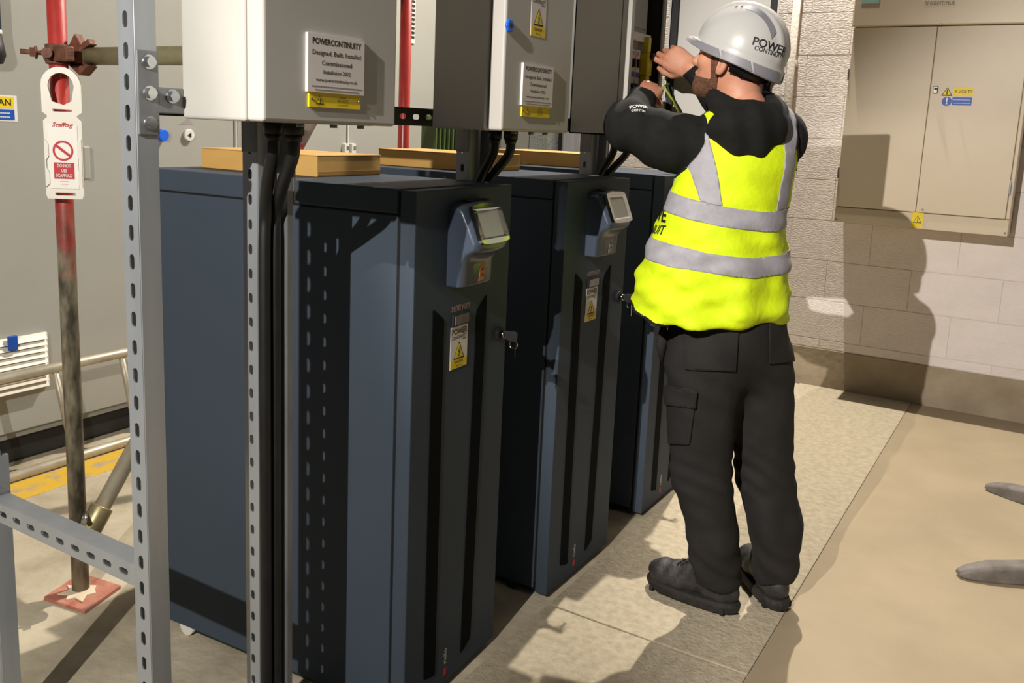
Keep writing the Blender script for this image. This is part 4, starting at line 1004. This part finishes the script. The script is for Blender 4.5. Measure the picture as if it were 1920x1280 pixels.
def vest_d(P):
    d = yoke_d(P, 0.022)
    lowm = np.clip((1.42-P[:, 2])/0.2, 0, 1)
    d2 = sect_d(P, secs, Lb, Fb)
    d = np.where(P[:, 2] < 1.44, smin(d, d2+0.004, 0.02), d)
    f = 0.0055*wave(P, (0.55, 0.35, 0.28), 52, 0.5, 2.2)+0.0045*wave(P, (0.4, -0.3, 0.75), 70, 1.9, 2.0)+0.003*wave(P, (-0.5, 0.2, 0.9), 95, 0.9, 1.2)
    return d+f*lowm*(0.65+0.6*np.clip((1.35-P[:, 2])/0.3, 0, 1))
vv, vf = iso(vest_d, (-1.14, 2.24, 0.86), (-0.48, 2.95, 1.60), 0.009)
vv = relax(vv, vf, 1)
u_ = (vv-A3(secs[2][0]))@A3(Lb); f_ = (vv-A3(secs[2][0]))@A3(Fb)
hem = vv[:, 2]-(0.925+0.035*np.clip(f_/0.15, -1, 1)+0.04*np.clip(u_/0.2, 0, 1))
def inf_seg(P, a, b, r0, r1):                    # open armhole: cylinder along the upper arm
    a = A3(a); b = A3(b); ab = b-a; t = np.clip(((P-a)@ab)/(ab@ab), -0.05, 1.5); q = P-(a+t[:, None]*ab); return np.sqrt((q*q).sum(1))-(r0+(r1-r0)*t)
armh = np.minimum(inf_seg(vv, shL+(elL-shL)*0.22-Z*0.02, elL-Z*0.035, 0.088, 0.11), inf_seg(vv, shR+(elR-shR)*0.05-Lb*0.03-Z*0.01, elR-Lb*0.02, 0.094, 0.10))
nk = np.linalg.norm((vv-A3(nkB+Z*0.01+Fb*0.03))*np.array([1, 1, 0.9]), axis=1)-0.105
vfield = np.minimum(np.minimum(hem, armh), nk)
vn = vnorm(vv, vf)
V1, F1 = clip(vv, vf, vfield)
vest = skin('hi_vis_vest', V1, F1, M['hivis'], man, solid=0.003, solid_off=-1)
trim = np.minimum(vfield, 0.007-np.minimum(np.minimum(hem, armh+0.0), nk))
v, f = clip(vv+vn*0.0022, vf, trim); skins('vest_binding', v, f, M['hoodie'], vest, 0.003)
zz = vv[:, 2]
def tape(name, val): 
    v, f = clip(vv+vn*0.0024, vf, np.minimum(np.minimum(val, vfield-0.004), 1)); return skin(name, v, f, M['silver'], vest, solid=0.002, solid_off=-1)
b1 = 1.265+0.02*np.clip(f_/0.14, -1, 1)+0.016*np.clip(u_/0.18, -0.2, 1)
b2 = 1.130+0.016*np.clip(f_/0.14, -1, 1)-0.010*np.clip(u_/0.18, -1, 0)+0.016*np.clip(u_/0.18, 0, 1)
tape('reflective_band', 0.027-np.abs(zz-b1)); tape('reflective_band', 0.027-np.abs(zz-b2))
us = 0.106+0.12*np.maximum(zz-1.24, 0)
for sgn in (1, -1): tape('reflective_brace', np.minimum(0.025-np.abs(u_*sgn-us), zz-(b1+0.026)))
# lettering wrapped on the vest and other surfaces
def wrap_text(s, size, m, parent, tree, px, py, up_hint, sx=1.0, bold=0.0, off=0.0015, rot=0.0, name='lettering', align='CENTER'):
    org = Vector((0, 0, CAM_H)); hit = tree.ray_cast(org, ray(px, py).normalized())
    if hit[0] is None: return None
    p, n = hit[0], hit[1]
    if n.dot(org-p) < 0: n = -n
    up_ = (Vector(up_hint)-n*n.dot(Vector(up_hint))).normalized(); rt = up_.cross(n)
    c = bpy.data.curves.new('t', 'FONT'); c.body = s; c.size = size; c.align_x = align; c.align_y = 'CENTER'; c.offset = bold*size; c.resolution_u = 3; c.shear = 0
    o = bpy.data.objects.new('t', c); COL.objects.link(o); me = bpy.data.meshes.new_from_object(o.evaluated_get(bpy.context.evaluated_depsgraph_get()))
    bpy.data.objects.remove(o); bpy.data.curves.remove(c)
    bm = bmesh.new(); bm.from_mesh(me); bmesh.ops.triangulate(bm, faces=bm.faces); bmesh.ops.subdivide_edges(bm, edges=[e for e in bm.edges if e.calc_length() > size*0.25], cuts=2, use_grid_fill=True)
    miss = []
    for v in bm.verts:
        q = p+rt*(v.co.x*sx)+up_*v.co.y
        h = tree.ray_cast(q+n*0.05, -n, 0.13)
        if h[0] is None or abs(h[1].dot(n)) < 0.05: miss.append(v); continue
        v.co = h[0]+(h[1] if h[1].dot(n) > 0 else -h[1])*off
    bmesh.ops.delete(bm, geom=miss, context='VERTS')
    bm.to_mesh(me); bm.free(); me.name = name; me.materials.clear(); me.materials.append(m)
    return link(name, me, m, parent)
vt = BVHTree.FromPolygons(V1.tolist(), F1.tolist())
wrap_text('POWE', 0.056, M['print_black'], vest, vt, 1250, 406, Z, bold=0.025, align='RIGHT')
wrap_text('CONTINUIT', 0.040, M['print_black'], vest, vt, 1247, 433, Z, bold=0.01, align='RIGHT')
ht = BVHTree.FromPolygons(hv.tolist(), hf.tolist())
wrap_text('POWER', 0.015, M['print_white'], hood_o, ht, 1198, 200, Z, bold=0.02, off=0.003)
wrap_text('CONTIN', 0.010, M['print_white'], hood_o, ht, 1197, 208, Z, bold=0.02, off=0.003)

# ---- body: head, neck, trunk, arms, hands (one mesh)
pt = math.radians(13)
Fh = Vector((-math.cos(pt), 0.02, math.sin(pt))).normalized(); Lh = Z.cross(Fh).normalized(); Uh = Fh.cross(Lh)
HC = dep(1374, 113, 2.575)
def hp_(f, l, u): return HC+Fh*f+Lh*l+Uh*u
def head_d(P):
    d = ell_d(P, hp_(-0.005, 0, 0.02), (Fh, Lh, Uh), (0.098, 0.076, 0.100))
    d = smin(d, ell_d(P, hp_(0.030, 0, -0.055), (Fh, Lh, Uh), (0.060, 0.058, 0.062)), 0.03)
    d = smin(d, ell_d(P, hp_(0.062, 0, -0.098), (Fh, Lh, Uh), (0.028, 0.032, 0.022)), 0.03)
    d = smin(d, seg_d(P, hp_(0.086, 0, 0.012), hp_(0.106, 0, -0.028), 0.009, 0.014), 0.014)          # nose
    d = smin(d, ell_d(P, hp_(0.078, 0, 0.030), (Fh, Lh, Uh), (0.016, 0.052, 0.012)), 0.02)           # brow
    for s in (-1, 1):
        d = smin(d, ell_d(P, hp_(0.066, 0.040*s, -0.02), (Fh, Lh, Uh), (0.022, 0.02, 0.02)), 0.02)    # cheek
        d = np.maximum(d, -ell_d(P, hp_(0.094, 0.031*s, 0.008), (Fh, Lh, Uh), (0.014, 0.017, 0.010)))  # eye socket
        # ear: outer ring with a hollow
        ec = hp_(0.002, 0.079*s, -0.014); ea = (Fh*0.94+Lh*(-0.3*s)).normalized(); eu = Uh; en = ea.cross(eu)
        e = ell_d(P, ec, (ea, eu, en), (0.022, 0.037, 0.0105)); e = np.maximum(e, -ell_d(P, ec+Fh*0.004+Lh*(0.010*s), (ea, eu, en), (0.010, 0.020, 0.007)))
        d = smin(d, e, 0.008)
    d = smin(d, ell_d(P, hp_(0.088, 0, -0.058), (Fh, Lh, Uh), (0.012, 0.022, 0.008)), 0.01)          # lips
    d = smin(d, seg_d(P, hp_(-0.035, 0, -0.045), nkB+Fb*0.01-Z*0.02, 0.056, 0.062), 0.035)
    return d
bv, bf = iso(head_d, A3(HC)-np.array([0.16, 0.15, 0.26]), A3(HC)+np.array([0.17, 0.17, 0.15]), 0.0042)
parts = [(relax(bv, bf, 1), bf)]
def trunk_d(P):
    d = yoke_d(P, -0.012); d = smin(d, ell_d(P, pel+Z*0.05, (Lb, Fb, Z), (0.15, 0.11, 0.18)), 0.06)
    for a, b, r0, r1 in ((hipL, knL, 0.085, 0.06), (knL, ankL-Z*0.02, 0.06, 0.042), (hipR, knR, 0.085, 0.06), (knR, ankR-Z*0.02, 0.06, 0.042), (shL, elL, 0.055, 0.045), (elL, wrL, 0.042, 0.028), (shR, elR, 0.055, 0.045), (elR, wrR, 0.042, 0.028)):
        d = smin(d, seg_d(P, a, b, r0, r1), 0.03)
    return smin(d, seg_d(P, nkB-Z*0.06, nkB+Z*0.01, 0.058, 0.056), 0.03)
parts.append(iso(trunk_d, (-1.30, 2.25, 0.06), (-0.42, 3.0, 1.62), 0.018))
def hand(W, d, s, curls, thumb, spread=0.0, tuck=(0.0, 0.0, 0.0, 0.0)):
    """W wrist, d along the hand, s thumb side; palm normal n = the side the fingers bend to"""
    d = Vector(d).normalized(); s = Vector(s); s = (s-d*s.dot(d)).normalized()
    n = hand.flip*d.cross(s)
    segs = [(W-d*0.10, W, 0.034, 0.027)]
    base = [(0.088, 0.028), (0.092, 0.008), (0.087, -0.012), (0.078, -0.031)]; ln = [(0.043, 0.026, 0.021), (0.047, 0.030, 0.022), (0.044, 0.028, 0.021), (0.034, 0.021, 0.019)]
    palm = [(W+d*0.03, (d, s, n), (0.052, 0.036, 0.017)), (W+d*0.066+n*0.002, (d, s, n), (0.036, 0.043, 0.0155))]
    fing = []
    for i, ((bd, bs), l3) in enumerate(zip(base, ln)):
        p = W+d*bd+s*bs; a = tuck[i]; dirv = (d+s*(bs*spread*4)).normalized(); r = 0.0092 if i < 3 else 0.0078
        pts = [W+d*0.05+s*bs*0.9, p]
        for L_, c in zip(l3, curls[i]):
            a += c; q = pts[-1]+(dirv*math.cos(a)+n*math.sin(a))*L_; pts.append(q)
        fing.append((pts, r))
    t0 = W+d*0.022+s*0.022+n*0.006; t1 = t0+(d*thumb[0]+s*thumb[1]+n*thumb[2]).normalized()*0.042; t2 = t1+(d*thumb[3]+s*thumb[4]+n*thumb[5]).normalized()*0.032; t3 = t2+(d*thumb[6]+s*thumb[7]+n*thumb[8]).normalized()*0.024
    def fn(P):
        D = seg_d(P, *segs[0])
        for c, ax, r in palm: D = smin(D, ell_d(P, c, ax, r), 0.016)
        for pts, r in fing:
            g = seg_d(P, pts[0], pts[1], r*1.15, r*1.15)
            for k in range(1, len(pts)-1): g = np.minimum(g, seg_d(P, pts[k], pts[k+1], r*(1.08-0.07*k), r*(1.01-0.07*k)))
            D = smin(D, g, 0.005)
        g = smin(seg_d(P, t0, t1, 0.0145, 0.0115), seg_d(P, t1, t2, 0.0115, 0.0102), 0.004); g = smin(g, seg_d(P, t2, t3, 0.0102, 0.008), 0.004)
        return smin(D, g, 0.009)
    allp = [p for pts, r in fing for p in pts]+[t3, W-d*0.10]
    lo_ = np.min([A3(p) for p in allp], 0)-0.05; hi_ = np.max([A3(p) for p in allp], 0)+0.05
    v, f = iso(fn, lo_, hi_, 0.0032); return relax(v, f, 1, 0.4), f
# right hand: back towards us, fingers to the box, thumb below
hand.flip = 1.0
kR = dep(1258, 107, 2.815)
dR = kR-wrR
hand.flip = 1.0 if dR.cross(-CU).dot(_f) > 0 else -1.0
parts.append(hand(wrR, dR, -CU+CR*0.1, [(0.35, 0.65, 0.5), (0.6, 0.9, 0.5), (0.75, 1.0, 0.6), (0.85, 1.0, 0.6)], (0.75, 0.55, 0.35, 0.95, 0.12, 0.25, 0.95, -0.15, 0.2)))
# left hand: fist seen over the back of the hand
kL = dep(1225, 160, 2.79); dL = kL-wrL
sL = CR*0.75+CU*-0.3; nL_test = dL.cross(sL)
hand.flip = 1.0 if nL_test.dot(-CU*0.6+_f*0.4) > 0 else -1.0
parts.append(hand(wrL, dL, sL, [(0.9, 1.1, 0.6), (1.0, 1.2, 0.7), (1.1, 1.2, 0.7), (1.2, 1.2, 0.7)], (0.7, 0.6, 0.3, 0.7, 0.1, 0.6, 0.5, -0.2, 0.8)))
allV = []; allF = []; o_ = 0
for v, f in parts: allV.append(v); allF.append(f+o_); o_ += len(v)
body = skin('body', np.concatenate(allV), np.concatenate(allF), M['skin'], man)

# beard and short hair as thin shells over the head
hvv, hff = parts[0]; hn = vnorm(hvv, hff); q = hvv-A3(HC); qf, ql, qu = q@A3(Fh), q@A3(Lh), q@A3(Uh)
beard = np.minimum(-0.045-qu-0.9*np.maximum(0.012-qf, 0)*1.0+np.maximum(0.02-qf, 0)*0.0, qu+0.155)
jaw = np.minimum(np.minimum(qf-(0.004+0.35*(qu+0.06)*0), 0.14-qf), np.minimum(-qu-0.066+0.9*np.maximum(0.030-qf, 0), qu+0.150))
lip = np.sqrt((qf-0.098)**2+(qu+0.058)**2+(ql*0.45)**2)-0.012
v, f = clip(hvv+hn*0.004, hff, np.minimum(np.minimum(jaw, lip), 0.01)); skin('beard', v, f, M['beard'], man, solid=0.003, solid_off=-1)
side = np.minimum(np.minimum(qf-0.010, 0.042+0.25*qu-qf), np.minimum(qu+0.075, 0.07-qu)); side = np.minimum(side, np.abs(ql)-0.05)
v, f = clip(hvv+hn*0.0015, hff, side); skins('sideburn', v, f, M['beard'], man, 0.002)
hr = np.minimum(np.minimum(qu-(-0.045+0.55*np.maximum(qf+0.06, 0)), -0.004-qf+0.6*np.maximum(qu-0.01, 0)), 1)
ear_far = np.minimum(np.linalg.norm(hvv-A3(hp_(0.002, 0.078, -0.014)), axis=1), np.linalg.norm(hvv-A3(hp_(0.002, -0.078, -0.014)), axis=1))-0.042
v, f = clip(hvv+hn*0.003, hff, np.minimum(hr, ear_far)); skin('hair', v, f, M['hair'], man, solid=0.002, solid_off=-1)
for s in (-1, 1):
    ec = hp_(0.083, 0.031*s, 0.008); b = MB(); rr = 0.011; vs = []; fs = []
    for i in range(7):
        for k in range(12): a = math.pi*i/6; w = 2*math.pi*k/12; vs.append(ec+(Fh*math.cos(a)+Lh*math.sin(a)*math.cos(w)+Uh*math.sin(a)*math.sin(w))*rr)
    for i in range(6):
        for k in range(12): fs.append((i*12+k, i*12+(k+1) % 12, (i+1)*12+(k+1) % 12, (i+1)*12+k))
    b.add(vs, fs, True); b.build('eye', M['print_white'], man)

# ---- helmet
pt2 = math.radians(20)
Fm = Vector((-math.cos(pt2), 0.02, math.sin(pt2))).normalized(); Lm = Z.cross(Fm).normalized(); Um = Fm.cross(Lm)
MC = HC+Um*0.026-Fm*0.012
def hel(az, ph, g=0.0):
    a, b_, c = 0.134, 0.112, 0.142
    x, y_, z = a*math.cos(ph)*math.cos(az), b_*math.cos(ph)*math.sin(az), c*math.sin(ph)
    rid = 0.0
    if z > -0.01:
        t = abs(y_); st = lambda e0, e1: max(0, min(1, (t-e0)/(e1-e0)))
        rid = 0.0055*(1-st(0.040, 0.047))-0.0035*(1-st(0.020, 0.026)); rid *= max(0, min(1, (z-0.005)/0.04))
    k = 1+(rid+g)/max(0.05, math.sqrt(x*x+y_*y_+z*z))
    return x*k, y_*k, z*k
NA, NP = 96, 26
vs = []; fs = []
def hw(x, y_, z): return MC+Fm*x+Lm*y_+Um*z
def skirt(az):                                   # depth of the lower skirt and reach of the peak
    c = math.cos(az); peak = max(0, c)**3; back = max(0, -c)**2
    return 0.030-0.006*peak+0.012*back, 0.030*peak+0.004+0.006*back, 0.002*peak
for i in range(NP):
    ph = math.pi/2*(1-i/(NP-1))
    for k in range(NA): vs.append(hw(*hel(2*math.pi*k/NA, ph)))
for i in range(NP-1):
    for k in range(NA): fs.append((i*NA+k, i*NA+(k+1) % NA, (i+1)*NA+(k+1) % NA, (i+1)*NA+k))
rows = [(0.15, 0.35), (0.35, 0.75), (1.0, 1.0)]
for j, (t, e) in enumerate(rows):
    for k in range(NA):
        az = 2*math.pi*k/NA; x, y_, z = hel(az, 0.0); dp, rc, up_ = skirt(az); r = math.hypot(x, y_)
        vs.append(hw(x*(1+rc*e/r), y_*(1+rc*e/r), z-dp*t+0.010*max(0, math.cos(az))**3*t))
for j in range(len(rows)):
    for k in range(NA): i = NP-1+j; fs.append((i*NA+k, i*NA+(k+1) % NA, (i+1)*NA+(k+1) % NA, (i+1)*NA+k))
me = bpy.data.meshes.new('helmet'); me.from_pydata([tuple(v) for v in vs], [], fs); me.polygons.foreach_set('use_smooth', [True]*len(me.polygons))
bm = bmesh.new(); bm.from_mesh(me); bmesh.ops.remove_doubles(bm, verts=bm.verts, dist=1e-5); bmesh.ops.recalc_face_normals(bm, faces=bm.faces); bm.to_mesh(me); bm.free()
helm = link('helmet', me, M['helmet'], man, solid=0.003, solid_off=-1)
hmt = BVHTree.FromPolygons([tuple(v) for v in vs], fs)
# grey reflective panels round the skirt
def skirt_pt(az, t, off): 
    x, y_, z = hel(az, 0.0); dp, rc, up_ = skirt(az); r = math.hypot(x, y_); e = 0.3+0.7*t
    k = 1+(rc*e+off)/r; return hw(x*k, y_*k, z-dp*t+0.010*max(0, math.cos(az))**3*t)
for sgn in (1, -1):
    for a0, a1 in ((18, 84), (87, 124), (127, 172)):
        b = MB(); n = 14; vs2 = []
        for i in range(n+1):
            for j in range(4):
                t = 0.22+0.72*j/3; az = math.radians(a0+(a1-a0)*i/n-6*(j/3-0.5)*-1)*sgn; vs2.append(skirt_pt(az, t, 0.0035))
        b.add(vs2, [(i*4+j, (i+1)*4+j, (i+1)*4+j+1, i*4+j+1) for i in range(n) for j in range(3)], True); b.build('reflective_panel', M['helm_grey'], helm)
    # grey stripe beside the crown ridge
    b = MB(); n = 14; vs2 = []
    for i in range(n+1):
        t = i/n
        for yo in (0.050, 0.066):
            yy = yo*sgn; 
            xx = 0.015-0.105*t; zz_ = 0.142*math.sqrt(max(0.01, 1-(xx/0.134)**2-(yy/0.112)**2)); k = 1+0.0028/0.13
            vs2.append(hw(xx*k, yy*k, zz_*k))
    b.add(vs2, [(i*2, i*2+1, i*2+3, i*2+2) for i in range(n)], True); b.build('crown_stripe', M['helm_grey'], helm)
    for xx in (0.03, 0.045):
        yy = 0.055*sgn; zz_ = 0.142*math.sqrt(1-(xx/0.134)**2-(yy/0.112)**2); c = hw(xx, yy, zz_); nrm_ = (c-MC).normalized()
        MB().cyl(c-nrm_*0.001, nrm_, 0.0038, 0.0025, 10).build('vent_hole', M['seal'], helm)
wrap_text('POWER', 0.031, M['print_black'], helm, hmt, 1446, 87, Um, bold=0.02, off=0.001)
wrap_text('CONTINUITY', 0.0165, M['print_black'], helm, hmt, 1445, 99, Um, bold=0.015, off=0.001, sx=0.95)
# inner headband with ratchet below the rim at the nape
b = MB(); vs2 = []; n = 30
for i in range(n+1):
    az = math.radians(100+160*i/n)
    for zo, g in ((-0.005, 0.90), (-0.055, 0.82)):
        vs2.append(hw(0.128*g*math.cos(az), 0.104*g*math.sin(az), zo))
b.add(vs2, [(i*2, i*2+1, i*2+3, i*2+2) for i in range(n)], True); b.build('headband', M['rubber'], helm, solid=0.004)
MB().cyl(hw(-0.112, 0, -0.042), -Fm, 0.018, 0.014, 14).build('ratchet_knob', M['rubber'], helm)

# ---- boots
def boot(heel, d, hgt_pt):
    d = Vector(d).normalized(); s = Vector((-d.y, d.x, 0)); L_ = 0.305; z0 = 0.006
    P_ = lambda l, w, z: heel+d*l+s*w+Z*(z+z0)
    def fn(P):
        q = ell_d(P, P_(0.235, 0, 0.055), (d, s, Z), (0.072, 0.052, 0.047))
        q = smin(q, ell_d(P, P_(0.075, 0, 0.06), (d, s, Z), (0.075, 0.043, 0.055)), 0.03)
        q = smin(q, seg_d(P, P_(0.18, 0, 0.062), P_(0.085, 0, 0.12), 0.047, 0.050), 0.03)
        q = smin(q, seg_d(P, P_(0.078, 0, 0.11), P_(0.070, 0, 0.19), 0.052, 0.055), 0.02)
        q = q+0.0018*wave(P, (d.x, d.y, 0.3), 130, 0.4, 1.5)
        return np.maximum(q, (0.028+z0)-P[:, 2])
    cs = [P_(-0.02, -0.07, 0), P_(-0.02, 0.07, 0), P_(L_+0.02, -0.07, 0), P_(L_+0.02, 0.07, 0)]
    lo_ = np.array([min(c.x for c in cs)-0.01, min(c.y for c in cs)-0.01, z0+0.01]); hi_ = np.array([max(c.x for c in cs)+0.01, max(c.y for c in cs)+0.01, 0.27])
    v, f = iso(fn, lo_, hi_, 0.006); v = relax(v, f, 1)
    bo = skin('boot', v, f, M['boot'], man)
    out = []
    for i in range(28):
        a = 2*math.pi*i/28; l = 0.5*L_-0.5*L_*math.cos(a); t = l/L_; w = (0.040+0.013*math.sin(math.pi*min(1, t*0.95)))*(max(0.0, 1-abs(math.cos(a))**6))**0.5; out.append((l, w*(1 if math.sin(a) > 0 else -1)))
    n = len(out); b = MB(); vs2 = []
    for zlev, g in ((0.0, 0.97), (0.008, 1.03), (0.024, 1.05), (0.036, 1.0)):
        for l, w in out: vs2.append(P_((l-L_/2)*g+L_/2, w*g, zlev+(0.008*max(0, (l/L_-0.8)/0.2)**2 if zlev < 0.02 else 0.003*max(0, (l/L_-0.7)/0.3))))
    fs2 = [tuple(range(n-1, -1, -1)), tuple(range(3*n, 4*n))]
    for j in range(3): fs2 += [(j*n+i, j*n+(i+1) % n, (j+1)*n+(i+1) % n, (j+1)*n+i) for i in range(n)]
    b.add(vs2, fs2); b.build('sole', M['sole'], bo, bevel=0.002)
    for k in range(9):                            # tread lugs
        l = 0.03+0.03*k
        for sg in (-1, 1): MB().add([P_(l+dl_, sg*wd2, zl) for zl in (0.001, 0.02) for dl_, wd2 in ((0, 0.030), (0.012, 0.030), (0.012, 0.0475), (0, 0.0475))], [(3,2,1,0),(4,5,6,7),(0,1,5,4),(1,2,6,5),(2,3,7,6),(3,0,4,7)]).build('tread_lug', M['sole'], bo)
    bt = BVHTree.FromPolygons(v.tolist(), f.tolist())
    for k in range(4):                            # crossed laces over the tongue
        la, lb2 = 0.195-0.022*k, 0.18-0.022*k
        for sg in (-1, 1):
            pts = []
            for i in range(7):
                u = i/6*2-1; w0 = 0.022*u*sg; l0 = la+(lb2-la)*(i/6); h = bt.ray_cast(P_(l0+0.05, w0, 0.25), (-d*0.3-Z).normalized()); 
                if h[0] is not None: pts.append(h[0]+Z*0.003)
            if len(pts) > 2: MB().tube(pts, 0.0028, 6).build('lace', M['rubber'], bo)
    return bo
boot(hL, bdL, ankL); boot(hR, bdR, ankR)
